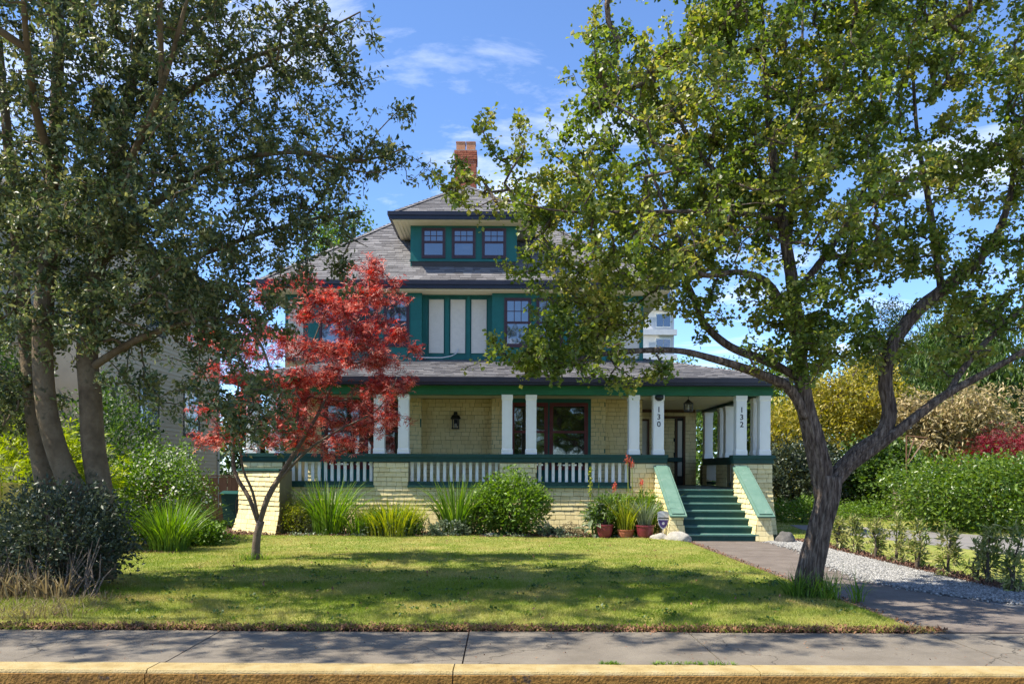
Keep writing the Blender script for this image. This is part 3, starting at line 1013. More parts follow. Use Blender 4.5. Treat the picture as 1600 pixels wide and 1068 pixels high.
for sg in (-1, 1):
    for i in range(4):
        xa = DX + sg * (1.6 + i * .105)
        sb.box(min(xa, xa + sg * .012), max(xa, xa + sg * .012), DY + .02, back_y - .1, 8.845, 8.861)
part('soffit_battens', sb, M['soffit'], dsf)

# chimney, brick by brick
ch = part('chimney', MB().box(-1.73, -.99, 28.31, 29.05, 11.0, 12.98), M['mortar'], house)
brick_me = mesh_from('brick', *(lambda q: (q.v, q.f))(MB().box(-.5, .5, -.5, .5, -.5, .5)), M['brick'])
z = 11.35
k = 0
while z < 12.97:
    out = .028 if z > 12.72 else 0.0
    for face in (0, 1):
        L0 = -.37 - out
        a = L0 - (0 if k % 2 else .11)
        while a < .37 + out - .01:
            l, r = max(a, L0), min(a + .212, .37 + out)
            a += .222
            if r - l < .03:
                continue
            c = link('brick', brick_me, ch)
            jit = random.uniform(-.004, .005)
            m_ = (l + r) / 2
            c.scale = (r - l, .05, .066)
            if face == 0:
                c.location = (-1.36 + m_, 28.31 + .015 - out + jit, z)
            else:
                c.rotation_euler = (0, 0, R(90))
                c.location = (-.99 - .015 + out + jit, 28.68 + m_, z)
    z += .077
    k += 1
part('chimney_cap', MB().box(-1.76, -.96, 28.28, 29.08, 12.985, 13.03), M['mortar'], ch)
for (x0, x1) in ((-1.70, -1.385), (-1.335, -1.02)):
    part('flue_pot', MB().box(x0, x1, 28.5, 28.86, 13.03, 13.38).box(x0 - .015, x1 + .015, 28.485, 28.875, 13.38, 13.41), M['clay'], ch)

# the stair
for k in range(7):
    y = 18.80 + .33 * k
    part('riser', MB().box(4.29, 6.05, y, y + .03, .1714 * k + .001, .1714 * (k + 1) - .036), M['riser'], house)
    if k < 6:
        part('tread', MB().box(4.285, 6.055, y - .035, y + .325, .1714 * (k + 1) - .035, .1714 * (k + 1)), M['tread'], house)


def cheek(x0, x1, nm):
    """sloping shingled side wall of the stair with a green cap"""
    top = lambda y: .66 + (y - 18.9) * (1.72 - .66) / (20.75 - 18.9)
    m_ = MB()
    m_.prism([(x0, 18.84, 0), (x0, 18.84, top(18.84)), (x0, FY - .01, top(FY - .01)), (x0, FY - .01, 0)], (x1 - x0, 0, 0))
    w = part('stair_wall', m_, M['wall_under'], house)

    def ints(z):
        y = max(18.84, 18.9 + (z + .03 - .66) / ((1.72 - .66) / (20.75 - 18.9)))
        if y > FY - .05:
            return []
        return [(0.0, FY - .01 - y)]
    fl_ = lambda z: max(0, .5 - z) * .14
    wall_shingles(w, (x0, FY - .01, 0), -YV, Vector((-1, 0, 0)), .02, 1.75, ints, off=fl_)
    wall_shingles(w, (0, 18.84, 0), XV, NF, .02, .62, lambda z: [(x0 - .02 - fl_(z), x1 + fl_(z) * .6)], off=fl_)
    # cap
    d = Vector((0, 20.80 - 18.72, top(20.80) - top(18.72)))
    up = Vector((0, -d.z, d.y)).normalized()
    c = MB()
    o = Vector((x0 - .055, 18.72, top(18.72) + .01))
    c.obox(o, Vector((x1 - x0 + .11, 0, 0)), d, up * .045)
    o2 = Vector((x0 - .0, 18.78, top(18.78) + .01)) + up * .0452
    c.obox(o2, Vector((x1 - x0, 0, 0)), d * .965, up * .03)
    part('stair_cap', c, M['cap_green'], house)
    return w


cheek(4.0, 4.29, 'l')
cheek(6.055, 6.36, 'r')

# the low shingled buttress at the porch's west corner; its face turns to the sun
bt = MB()
P0, P1, P2, P3 = (-6.92, 20.95), (-5.54, 19.8), (-5.48, 20.74), (-6.85, 21.3)
bt.prism([(P0[0], P0[1], 0), (P1[0], P1[1], 0), (P2[0], P2[1], 0), (P3[0], P3[1], 0)], (0, 0, 1.62))
btw = part('corner_buttress', bt, M['wall_under'], house)
ud = Vector((P1[0] - P0[0], P1[1] - P0[1], 0))
ul = ud.length
ud.normalize()
nd = Vector((ud.y, -ud.x, 0))
wall_shingles(btw, (P0[0], P0[1], 0), ud, nd, .02, 1.6, lambda z: [(-.0 - flare(z) * 1.5, ul + .02)], off=lambda z: flare(z) * 1.3)
part('cap_board', MB().prism([(P0[0] - .05, P0[1] - .05, 1.622), (P1[0], P1[1] - .06, 1.622), (P2[0], P2[1], 1.622), (P3[0], P3[1], 1.622)], (0, 0, .05)), M['riser'], house)

# ------------------------------------------------------------------ foliage makers
def tri_mesh(name, V, T, mat):
    me = bpy.data.meshes.new(name)
    V = np.ascontiguousarray(V, dtype=np.float32)
    T = np.ascontiguousarray(T, dtype=np.int32)
    me.vertices.add(len(V))
    me.vertices.foreach_set('co', V.ravel())
    n = len(T)
    me.loops.add(n * 3)
    me.loops.foreach_set('vertex_index', T.ravel())
    me.polygons.add(n)
    me.polygons.foreach_set('loop_start', np.arange(n, dtype=np.int32) * 3)
    me.polygons.foreach_set('loop_total', np.full(n, 3, dtype=np.int32))
    me.update()
    me.validate()
    me.materials.append(mat)
    return me


def unit(a):
    return a / np.maximum(np.linalg.norm(a, axis=1, keepdims=True), 1e-9)


# leaf outlines: along, across, lift
LEAF = dict(
    oval=([(0, 0, 0), (.45, .24, .07), (1, 0, -.05), (.45, -.24, .07)], [(0, 2, 1), (0, 3, 2)]),
    round=([(0, 0, 0), (.55, .42, .10), (1, 0, -.06), (.55, -.42, .10)], [(0, 2, 1), (0, 3, 2)]),
    lobed=([(0, 0, 0), (.3, .32, .06), (.42, .2, .03), (.72, .36, .08), (1, 0, -.06), (.72, -.36, .08), (.42, -.2, .03), (.3, -.32, .06)], [(0, 2, 1), (0, 4, 2), (2, 4, 3), (0, 6, 4), (4, 6, 5), (0, 7, 6)]),
    long=([(0, 0, 0), (.4, .14, .05), (1, 0, -.12), (.4, -.14, .05)], [(0, 2, 1), (0, 3, 2)]),
    needle=([(0, .06, 0), (0, -.06, 0), (1, 0, 0)], [(0, 1, 2)]),
    palm=([(0, 0, 0), (.5, .08, .04), (1, 0, -.05), (.5, -.08, .04),
           (.42, .34, .02), (.62, .66, -.06), (.3, .42, .03),
           (.42, -.34, .02), (.62, -.66, -.06), (.3, -.42, .03)],
          [(0, 2, 1), (0, 3, 2), (0, 4, 5), (0, 5, 6), (0, 8, 7), (0, 9, 8)]),
)


def leaf_arrays(C, size, shape='oval', up=0.6, outd=None, outw=0.0, droop=0.0, sj=0.35):
    """one leaf at each point of C"""
    n = len(C)
    d = unit(rng.normal(size=(n, 3)))
    if outd is not None:
        d = unit(d + outw * outd)
    d[:, 2] -= droop
    d = unit(d)
    nn = rng.normal(size=(n, 3))
    nn[:, 2] += up * 2
    nn = nn - d * np.sum(nn * d, axis=1, keepdims=True)
    nn = unit(nn)
    b = np.cross(nn, d)
    s = size * (1 + sj * rng.uniform(-1, 1, size=(n, 1)))
    vs, ts = LEAF[shape]
    k = len(vs)
    V = np.empty((n, k, 3))
    for i, (x, y, z) in enumerate(vs):
        V[:, i, :] = C + s * (d * x + b * y + nn * z)
    T = (np.arange(n)[:, None, None] * k + np.array(ts)[None]).reshape(-1, 3)
    return V.reshape(-1, 3), T


def join_arrays(lst):
    Vs, Ts, o = [], [], 0
    for V, T in lst:
        Vs.append(V)
        Ts.append(T + o)
        o += len(V)
    return np.concatenate(Vs), np.concatenate(Ts)


def leaf_part(name, arrays, mat, parent, kind=None):
    V, T = arrays
    o = link(name, tri_mesh(name, V, T, mat), parent)
    if kind:
        o['kind'] = kind
    return o


def smooth_path(P, step=.12):
    """Catmull-Rom through (point, radius) pairs"""
    pts, rad = [], []
    n = len(P)
    for i in range(n - 1):
        p0, p1, p2, p3 = (P[max(0, i - 1)][0], P[i][0], P[i + 1][0], P[min(n - 1, i + 2)][0])
        r1, r2 = P[i][1], P[i + 1][1]
        m = max(2, int((p2 - p1).length / step))
        for k in range(m):
            t = k / m
            q = 0.5 * ((2 * p1) + (p2 - p0) * t + (2 * p0 - 5 * p1 + 4 * p2 - p3) * t * t + (3 * p1 - p0 - 3 * p2 + p3) * t ** 3)
            pts.append(q)
            rad.append(r1 + (r2 - r1) * t)
    pts.append(P[-1][0])
    rad.append(P[-1][1])
    return pts, rad


def blob_points(blobs, per, fam=1, sig=(.2, .2, .11)):
    """blobs: (centre, radii, weight) -> clump centres, thicker towards the outside; fam clumps keep together as one spray"""
    out = []
    for c, r, w in blobs:
        n = max(1, int(round(per * w / fam)))
        d = unit(rng.normal(size=(n, 3)))
        q = rng.uniform(0.12, 1, size=(n, 1)) ** (1 / 2.4)
        p = np.array(c)[None] + d * q * np.array(r)[None]
        if fam > 1:
            k = np.minimum(1, np.array(r) / .35)[None]
            p = np.repeat(p, fam, 0)
            p = p + rng.normal(size=p.shape) * np.array(sig)[None] * k
        out.append(p)
    return np.concatenate(out)


def grow_tree(root, trunk_name, limbs, clumps, bark, ridge=None, sides=14, tip=.005, wig=.10, sag=0.0, maxlen=9):
    """limbs: smooth paths of (point, radius); every clump is joined to the nearest wood by a bent twig.
    Returns twig chains so leaves can sit along them."""
    mb = MB()
    nodes, nrad = [], []
    for P, sd, rg in limbs:
        pts, rad = smooth_path(P, .07 if rg else .14)
        mb.tube(pts, rad, sd, True, rg)
        for p, r in zip(pts, rad):
            nodes.append((p.x, p.y, p.z))
            nrad.append(r)
    base_n = len(nodes)
    cap_ = base_n + len(clumps) * 14 + 10
    NP = np.empty((cap_, 3))
    NP[:base_n] = nodes
    NR = np.zeros(cap_)
    NR[:base_n] = nrad
    PAR = np.full(cap_, -1)
    cnt = base_n
    # nearest-to-skeleton first
    S = NP[:base_n]
    dist = np.empty(len(clumps))
    for i in range(0, len(clumps), 400):
        dist[i:i + 400] = np.sqrt(((clumps[i:i + 400, None, :] - S[None]) ** 2).sum(2)).min(1)
    order = np.argsort(dist)
    chains = []
    for ci in order:
        c = clumps[ci]
        dv = NP[:cnt] - c
        d2 = (dv ** 2).sum(1)
        j = int(d2.argmin())
        a = NP[j]
        L_ = math.sqrt(d2[j])
        m = max(2, min(9, int(L_ / .17) + 1))
        t = np.linspace(0, 1, m + 1)[:, None]
        bend = rng.normal(size=3) * wig * L_
        bend2 = rng.normal(size=3) * wig * .5 * L_
        pts = a + (c - a) * t + bend * np.sin(np.pi * t) + bend2 * np.sin(2 * np.pi * t)
        pts[:, 2] += sag * L_ * (np.sin(np.pi * t[:, 0]))
        ids = [j]
        prev = j
        for k in range(1, m + 1):
            NP[cnt] = pts[k]
            PAR[cnt] = prev
            prev = cnt
            ids.append(cnt)
            cnt += 1
        chains.append(ids)
    # pipe model: wood gets thicker with every twig it carries
    load = np.zeros(cnt)
    for ids in chains:
        load[ids[-1]] += 1
    for i in range(cnt - 1, base_n - 1, -1):
        load[PAR[i]] += load[i]
    for i in range(base_n, cnt):
        NR[i] = tip * max(1.0, load[i]) ** .42
    for ids in chains:
        P = [Vector(NP[i]) for i in ids]
        r = [min(NR[ids[0]], NR[ids[1]] * 1.15)] + [NR[i] for i in ids[1:]]
        mb.tube(P, r, 5 if max(r) > .012 else 4, False)
    o = part(trunk_name, mb, bark, root, smooth=True)
    return o, [NP[ids] for ids in chains]


def leaves_on(chains, n_per, spread, frac=.75):
    """scatter leaf points round the outer part of every twig"""
    out = []
    for ch in chains:
        m = len(ch)
        n = int(n_per * rng.uniform(.5, 1.5))
        t = (1 - frac * rng.uniform(0, 1, n) ** 1.4) * (m - 1)
        i = np.minimum(t.astype(int), m - 2)
        f = (t - i)[:, None]
        p = ch[i] * (1 - f) + ch[i + 1] * f
        out.append(p + rng.normal(size=(n, 3)) * spread)
    return np.concatenate(out)


def pxl(pts, Y=None):
    """(px, py, Y, radius) -> path"""
    return [(at(a, b, y), r) for a, b, y, r in pts]


# ------------------------------------------------------------------ hawthorn at the right
def furrow(k, amp):
    def f(a, s, r):
        w = a + .55 * s + .35 * math.sin(1.7 * s + 1.0)
        v = abs(math.sin(k * .5 * w + .8 * math.sin(2.1 * s)))
        return 1 + amp * (v - .55) + .10 * math.sin(2 * a + 1.3 * s) + .05 * mnoise.noise(Vector((math.cos(a) * 2.5, math.sin(a) * 2.5, s * 6)))
    return f


haw = thing('hawthorn_tree', 'twisted hawthorn tree with furrowed forked trunk beside the asphalt path', 'tree', tuple(at(1258, 936, 10.3).xy) + (0,))
fur = furrow(11, .30)
fur2 = furrow(8, .22)
T = [
    (pxl([(1250, 952, 10.3, 0.249), (1260, 925, 10.3, 0.157), (1268, 880, 10.3, 0.144), (1282, 820, 10.3, 0.138), (1294, 770, 10.3, 0.144), (1298, 742, 10.3, 0.147)]), 44, fur),
    (pxl([(1288, 775, 10.3, 0.102), (1282, 730, 10.29, 0.124), (1270, 680, 10.28, 0.118), (1256, 620, 10.26, 0.102), (1247, 540, 10.22, 0.083), (1238, 450, 10.2, 0.074), (1222, 350, 10.15, 0.057), (1200, 200, 10.05, 0.038), (1190, 60, 10, 0.026), (1180, -120, 9.9, 0.012)]), 36, fur),
    (pxl([(1258, 650, 10.2, 0.051), (1232, 605, 10.1, 0.061), (1180, 580, 9.95, 0.054), (1110, 558, 9.85, 0.046), (1050, 546, 9.75, 0.038), (960, 550, 9.65, 0.029), (900, 562, 9.6, 0.021), (855, 588, 9.55, 0.010)]), 16, fur2),
    (pxl([(1250, 590, 10.25, 0.045), (1202, 564, 10.3, 0.054), (1140, 540, 10.4, 0.051), (1100, 505, 10.45, 0.048), (1085, 470, 10.5, 0.045), (1068, 435, 10.5, 0.040), (1045, 405, 10.5, 0.032), (1000, 370, 10.5, 0.022), (930, 335, 10.4, 0.012)]), 16, fur2),
    (pxl([(1240, 520, 10.2, 0.045), (1204, 447, 10.0, 0.045), (1157, 424, 9.9, 0.038), (1097, 428, 9.8, 0.033), (1072, 398, 9.75, 0.029), (1040, 330, 9.7, 0.022), (1005, 240, 9.7, 0.012)]), 14, fur2),
    (pxl([(1298, 752, 10.3, 0.102), (1340, 705, 10.25, 0.099), (1376, 678, 10.2, 0.090), (1389, 640, 10.2, 0.086), (1382, 590, 10.2, 0.083), (1392, 540, 10.2, 0.083), (1425, 490, 10.2, 0.076), (1470, 450, 10.2, 0.064), (1530, 400, 10.2, 0.048), (1572, 320, 10.2, 0.032), (1590, 180, 10.2, 0.016)]), 32, fur),
    (pxl([(1325, 728, 10.25, 0.064), (1400, 672, 10.1, 0.067), (1470, 618, 9.95, 0.054), (1530, 584, 9.85, 0.045), (1600, 545, 9.7, 0.035), (1700, 490, 9.5, 0.019)]), 20, fur2),
    (pxl([(1480, 612, 9.95, 0.038), (1510, 565, 10.0, 0.035), (1560, 510, 10.1, 0.029), (1640, 440, 10.2, 0.019)]), 12, fur2),
    (pxl([(1470, 452, 10.2, 0.048), (1452, 330, 10.3, 0.038), (1430, 200, 10.3, 0.026), (1420, 40, 10.3, 0.012)]), 12, fur2),
    (pxl([(1238, 460, 10.2, 0.045), (1300, 380, 10.4, 0.038), (1350, 290, 10.5, 0.029), (1372, 170, 10.6, 0.019), (1380, 30, 10.6, 0.010)]), 12, fur2),
    (pxl([(1210, 300, 10.1, 0.038), (1120, 270, 9.9, 0.029), (1060, 190, 9.8, 0.019), (1010, 110, 9.8, 0.010)]), 12, None),
    (pxl([(1230, 400, 10.2, 0.038), (1240, 250, 10.9, 0.032), (1250, 100, 11.3, 0.019), (1250, -60, 11.5, 0.010)]), 12, None),
    (pxl([(1215, 340, 10.1, 0.032), (1130, 330, 9.4, 0.026), (1000, 330, 9.0, 0.019), (880, 330, 8.9, 0.012), (800, 315, 8.9, 0.007)]), 10, None),
]
HB = []


def hb(px, py, rx, ry, w, Y=10.2, rd=None):
    k = Y / F_PX
    HB.append((tuple(at(px, py, Y)), (rx * k, rd if rd else max(.5, (rx + ry) * .5 * k), ry * k), w))


for a in [(1190, 130, 210, 190, 300), (1020, 240, 140, 130, 170), (915, 310, 100, 65, 70), (862, 395, 50, 42, 20), (895, 500, 68, 62, 56), (960, 450, 100, 70, 85), (800, 560, 45, 25, 16, 9.7),
          (900, 555, 70, 35, 30, 9.7), (1420, 130, 190, 170, 230), (1560, 300, 120, 150, 120), (1330, 320, 150, 110, 130), (1250, 525, 62, 75, 70, 9.9, .5), (1330, 520, 70, 60, 45), (925, 100, 13, 110, 16, 9.8, .15),
          (960, 50, 30, 25, 7, 9.8, .2), (1100, 370, 90, 70, 65), (1545, 470, 90, 70, 55), (795, 235, 50, 45, 15, 9.5), (705, 285, 40, 14, 6, 9.0, .2), (1090, 60, 90, 90, 70), (765, 322, 45, 16, 5, 8.9, .2),
          (1160, 480, 80, 40, 30), (1500, 560, 70, 40, 20, 10.4), (1250, -160, 330, 130, 190), (1560, -60, 190, 150, 110), (1150, 300, 120, 90, 80), (1700, 250, 140, 250, 110), (1400, 430, 80, 40, 24), (1130, 230, 300, 230, 120, 8.6, .8), (985, 400, 90, 65, 36, 9.0, .4), (1010, 590, 60, 20, 10, 9.6, .3), (1180, -230, 340, 130, 80, 7.6, .8), (860, -260, 160, 90, 20, 8.0, .6), (760, -300, 260, 90, 36, 7.0, .6), (1250, -330, 300, 100, 45, 6.9, .6), (1520, -220, 250, 140, 60, 7.7, .8)]:
    hb(*a)
cl = blob_points(HB, 1.75, 6, (.24, .24, .14))
tr_o, ch = grow_tree(haw, 'trunk', T, cl, M['bark_haw'], tip=.0042, wig=.16)
P = leaves_on(ch, 35, .042, .9)
leaf_part('crown', leaf_arrays(P, .054, 'round', up=.6, sj=.5), M['l_haw'], haw)

# dead, bare twigs that hang under the low branch
# ------------------------------------------------------------------ holly at the left
holly = thing('holly_tree', 'tall dark holly with three pale trunks rising from a scrubby thicket', 'tree', (-5.85, 11.05, 0))
T = [
    (pxl([(158, 905, 11.0, 0.211), (160, 850, 11.0, 0.176), (158, 780, 11.0, 0.163), (146, 700, 11.0, 0.154), (141, 620, 11.0, 0.145), (136, 540, 11, 0.136), (150, 420, 11, 0.119), (172, 300, 11, 0.101), (200, 150, 11, 0.075), (230, 0, 11, 0.048), (250, -200, 11, 0.018)]), 26, None),
    (pxl([(150, 900, 10.95, 0.158), (132, 800, 10.9, 0.154), (106, 748, 10.85, 0.145), (84, 690, 10.8, 0.136), (70, 620, 10.8, 0.132), (66, 520, 10.8, 0.128), (74, 400, 10.8, 0.114), (84, 250, 10.8, 0.097), (88, 100, 10.8, 0.075), (92, -150, 10.8, 0.035)]), 24, None),
    (pxl([(110, 880, 11.2, 0.150), (82, 800, 11.2, 0.141), (66, 730, 11.2, 0.132), (54, 650, 11.2, 0.123), (42, 540, 11.2, 0.110), (28, 400, 11.2, 0.088), (8, 200, 11.2, 0.062), (-10, 0, 11.2, 0.026)]), 22, None),
    (pxl([(152, 420, 11, 0.070), (230, 330, 10.9, 0.057), (330, 262, 10.8, 0.040), (450, 240, 10.7, 0.026), (560, 252, 10.6, 0.015), (632, 232, 10.6, 0.007)]), 10, None),
    (pxl([(180, 280, 11, 0.062), (250, 180, 10.9, 0.048), (350, 110, 10.9, 0.035), (480, 60, 10.9, 0.019), (560, 20, 10.9, 0.009)]), 10, None),
    (pxl([(138, 580, 11, 0.062), (220, 530, 10.7, 0.044), (330, 500, 10.5, 0.031), (400, 530, 10.4, 0.019), (430, 610, 10.4, 0.009)]), 10, None),
    (pxl([(146, 460, 11, 0.062), (260, 420, 11.2, 0.044), (380, 375, 11.4, 0.031), (480, 345, 11.5, 0.019), (570, 330, 11.6, 0.009)]), 10, None),
    (pxl([(190, 200, 11, 0.053), (290, 60, 11.2, 0.040), (400, -40, 11.3, 0.026), (500, -120, 11.3, 0.013)]), 10, None),
    (pxl([(100, 300, 10.8, 0.062), (60, 200, 9.8, 0.053), (40, 80, 9, 0.035), (30, -60, 8.4, 0.018)]), 10, None),
    (pxl([(40, 80, 9, 0.044), (-200, -60, 8.2, 0.040), (-600, -160, 7.6, 0.031), (-1200, -200, 7.5, 0.018)]), 8, None),
    (pxl([(250, 140, 9.2, 0.035), (260, -120, 8.2, 0.026), (400, -300, 7.6, 0.011)]), 8, None),
    (pxl([(150, 380, 11, 0.062), (200, 260, 10.0, 0.048), (250, 140, 9.2, 0.035), (290, 0, 8.6, 0.018)]), 10, None),
    (pxl([(470, 235, 10.7, 0.018), (530, 262, 10.7, 0.012), (590, 270, 10.7, 0.009), (640, 245, 10.7, 0.004)]), 6, None),
    (pxl([(560, 252, 10.6, 0.011), (590, 205, 10.6, 0.008), (630, 165, 10.6, 0.004)]), 6, None),
]
HB = []
for a in [(80, 180, 210, 230, 330, 11.0, 1.6), (290, 150, 170, 170, 230, 11, 1.4), (430, 110, 115, 95, 110, 10.9, 1.0), (430, 265, 125, 75, 105, 10.8, .9), (320, 370, 140, 100, 135, 11, 1.1), (455, 365, 100, 55, 60, 11.4, .7),
          (130, 470, 190, 90, 170, 11, 1.2), (300, 510, 110, 55, 60, 10.6, .8), (365, 610, 75, 60, 46, 10.4, .4), (430, 650, 45, 55, 20, 10.4, .3), (25, 590, 60, 90, 70, 11.2, .7), (215, 610, 50, 35, 22, 10.7, .5),
          (550, 225, 60, 45, 26, 10.7, .4), (600, 255, 45, 30, 9, 10.7, .3), (625, 180, 14, 20, 4, 10.6, .12), (520, 60, 40, 50, 18, 10.9, .3), (150, -180, 330, 170, 430, 10.6, 1.7), (-150, 220, 130, 330, 170, 11, 1.5), (60, 20, 320, 200, 120, 8.9, .9),
          (330, -90, 190, 110, 170, 9.2, .9), (-100, -260, 300, 140, 150, 9.2, .9), (545, 110, 45, 40, 14, 10.9, .3), (200, 300, 180, 150, 120, 9.6, .6), (-60, 500, 90, 150, 60, 10.5, 1), (500, 430, 50, 30, 14, 11.2, .4), (240, 470, 120, 70, 60, 11.6, .5), (360, 480, 90, 60, 40, 10.6, .5), (20, 640, 60, 60, 40, 11.3, .4),
          (110, 350, 170, 120, 120, 11.2, .8), (60, 400, 120, 110, 90, 11.6, .6), (110, 120, 120, 150, 90, 10.2, .4), (90, 360, 110, 120, 70, 10.3, .35), (160, 250, 100, 130, 60, 10.4, .4), (100, 500, 80, 50, 26, 10.4, .3), (-250, -230, 330, 170, 120, 6.9, .9), (150, -300, 300, 120, 60, 7.1, .8), (480, -250, 180, 90, 50, 8.6, .8), (-720, -210, 330, 170, 110, 6.7, .8), (-1200, -210, 330, 170, 90, 6.7, .8), (-420, -120, 200, 120, 45, 6.6, .6), (300, -330, 260, 110, 40, 6.7, .6), (-300, 150, 200, 200, 100, 9.0, 1.0)]:
    hb(*a)
cl = blob_points(HB, 1.5, 5, (.25, .25, .17))
tr_o, ch = grow_tree(holly, 'trunk', T, cl, M['bark_holly'], tip=.004, wig=.13)
P = leaves_on(ch, 27, .05, .9)
leaf_part('crown', leaf_arrays(P, .072, 'oval', up=.4, sj=.5), M['l_holly'], holly)

# ------------------------------------------------------------------ japanese maple
maple = thing('maple_tree', 'small red-leaved maple with slender forked trunk on the lawn', 'tree', tuple(at(400, 880, 14.15).xy) + (0,))
T = [
    (pxl([(398, 886, 14.15, 0.096), (400, 870, 14.15, 0.076), (402, 840, 14.15, 0.068), (408, 815, 14.15, 0.068)]), 14, None),
    (pxl([(406, 820, 14.15, 0.044), (418, 780, 14.1, 0.052), (434, 752, 14.1, 0.048), (452, 722, 14.05, 0.040), (490, 660, 14.0, 0.030), (520, 600, 14, 0.022), (552, 530, 14, 0.014), (560, 450, 14, 0.006)]), 10, None),
    (pxl([(405, 822, 14.15, 0.036), (390, 780, 14.2, 0.038), (368, 742, 14.3, 0.034), (364, 705, 14.4, 0.029), (368, 640, 14.5, 0.022), (380, 570, 14.5, 0.016), (420, 500, 14.4, 0.008)]), 10, None),
    (pxl([(404, 812, 14.15, 0.028), (395, 770, 14.0, 0.026), (380, 735, 13.9, 0.022), (372, 690, 13.8, 0.018), (350, 640, 13.7, 0.011), (330, 600, 13.6, 0.006)]), 8, None),
    (pxl([(452, 724, 14.05, 0.028), (465, 690, 14.3, 0.024), (466, 630, 14.5, 0.019), (480, 560, 14.6, 0.014), (515, 470, 14.6, 0.007)]), 8, None),
    (pxl([(436, 752, 14.1, 0.028), (480, 705, 13.9, 0.024), (530, 672, 13.7, 0.018), (590, 640, 13.6, 0.010), (620, 590, 13.6, 0.005)]), 8, None),
]
HB = []
for a in [(560, 430, 45, 18, 26), (545, 468, 60, 20, 34), (590, 520, 48, 22, 34), (510, 500, 70, 20, 34), (440, 545, 80, 24, 44), (565, 560, 70, 22, 46), (620, 560, 30, 16, 14), (540, 610, 85, 26, 48), (600, 640, 34, 40, 26),
          (400, 560, 55, 30, 24), (365, 515, 42, 18, 18), (350, 590, 36, 24, 16), (335, 693, 42, 12, 16), (480, 655, 85, 32, 46), (565, 680, 40, 18, 16), (440, 470, 50, 22, 18), (400, 690, 40, 14, 10), (530, 540, 60, 20, 26),
          (350, 540, 45, 16, 14), (470, 600, 70, 22, 28), (640, 548, 14, 10, 5), (610, 600, 34, 20, 16), (385, 640, 50, 30, 22), (430, 680, 60, 22, 22), (345, 655, 36, 24, 14), (500, 700, 60, 14, 16), (440, 610, 50, 24, 20), (575, 650, 50, 26, 18), (480, 440, 40, 16, 12), (590, 460, 40, 12, 12)]:
    px, py, rx, ry, w = a
    hb(px, py, rx, ry, w, 14.1, rx / 88 * 1.0 + .15)
cl = blob_points(HB, 1.15, 5, (.16, .16, .05))
tr_o, ch = grow_tree(maple, 'trunk', T, cl, M['bark_maple'], tip=.0038, wig=.10)
P = leaves_on(ch, 24, .055)
P[:, 2] += rng.normal(size=len(P)) * -.01
leaf_part('crown', leaf_arrays(P, .082, 'palm', up=1.0, droop=.15), M['l_maple'], maple)


# ------------------------------------------------------------------ bushes, hedges, farther trees
def bush(name, label, cat, base, r, n, mat, leaf=.08, shape='oval', up=.5, stems=9, group=None, dome=True, bark='bark_dark', droop=0.0, clump=.12, flowers=None, boxy=0.0, low=.05):
    """base (x, y, z): foot of the plant; r: half sizes; leaf clumps fill an uneven dome carried by stems"""
    root = thing(name, label, cat, base, group)
    b = Vector(base)
    nb = max(14, n // 26)
    d = unit(rng.normal(size=(nb, 3)))
    q = rng.uniform(.25, 1, size=(nb, 1)) ** .45
    amp = np.array([1 + .28 * mnoise.noise(Vector((x * 1.6 + b.x, y * 1.6 + b.y, z * 1.6))) for x, y, z in d])[:, None]
    c = d * q * amp
    if boxy:
        c = c * (1 - boxy) + boxy * q * d / np.abs(d).max(axis=1, keepdims=True)
    if dome:
        c[:, 2] = c[:, 2] * .5 + .5
    else:
        c[:, 2] = c[:, 2] * .5 + .55
    c = np.maximum(c, np.array([-9, -9, low]))
    C = c * np.array([r[0], r[1], r[2]])[None] + np.array(b)[None]
    mb = MB()
    for k in range(stems):
        t = C[rng.integers(nb)]
        p0 = b + Vector((random.uniform(-.25, .25) * r[0], random.uniform(-.25, .25) * r[1], -.02))
        mid = p0.lerp(Vector(t), .5) + Vector((random.uniform(-.1, .1) * r[0], random.uniform(-.1, .1), .1 * r[2]))
        rr = .012 + .012 * r[2]
        mb.tube([p0, mid, Vector(t)], [rr, rr * .7, rr * .3], 5, False)
    part('stems', mb, M[bark], root, smooth=True)
    per = max(1, n // nb)
    P = np.repeat(C, per, axis=0)
    P = P + rng.normal(size=P.shape) * clump * (np.array(r)[None] ** .5)
    P[:, 2] = np.maximum(P[:, 2], b.z + .03)
    outd = unit(P - (np.array(b) + np.array([0, 0, r[2] * .3]))[None])
    leaf_part('foliage', leaf_arrays(P, leaf, shape, up=up, outd=outd, outw=.9, droop=droop), M[mat], root)
    if flowers:
        fm, fn, fs = flowers
        top = C[C[:, 2] > b.z + r[2] * .35]
        q = top[rng.integers(len(top), size=fn)]
        q = q + unit(q - np.array(b)[None]) * .06 + rng.normal(size=q.shape) * .07
        leaf_part('blossom', leaf_arrays(q, fs, 'round', up=1.2), M[fm], root)
    return root


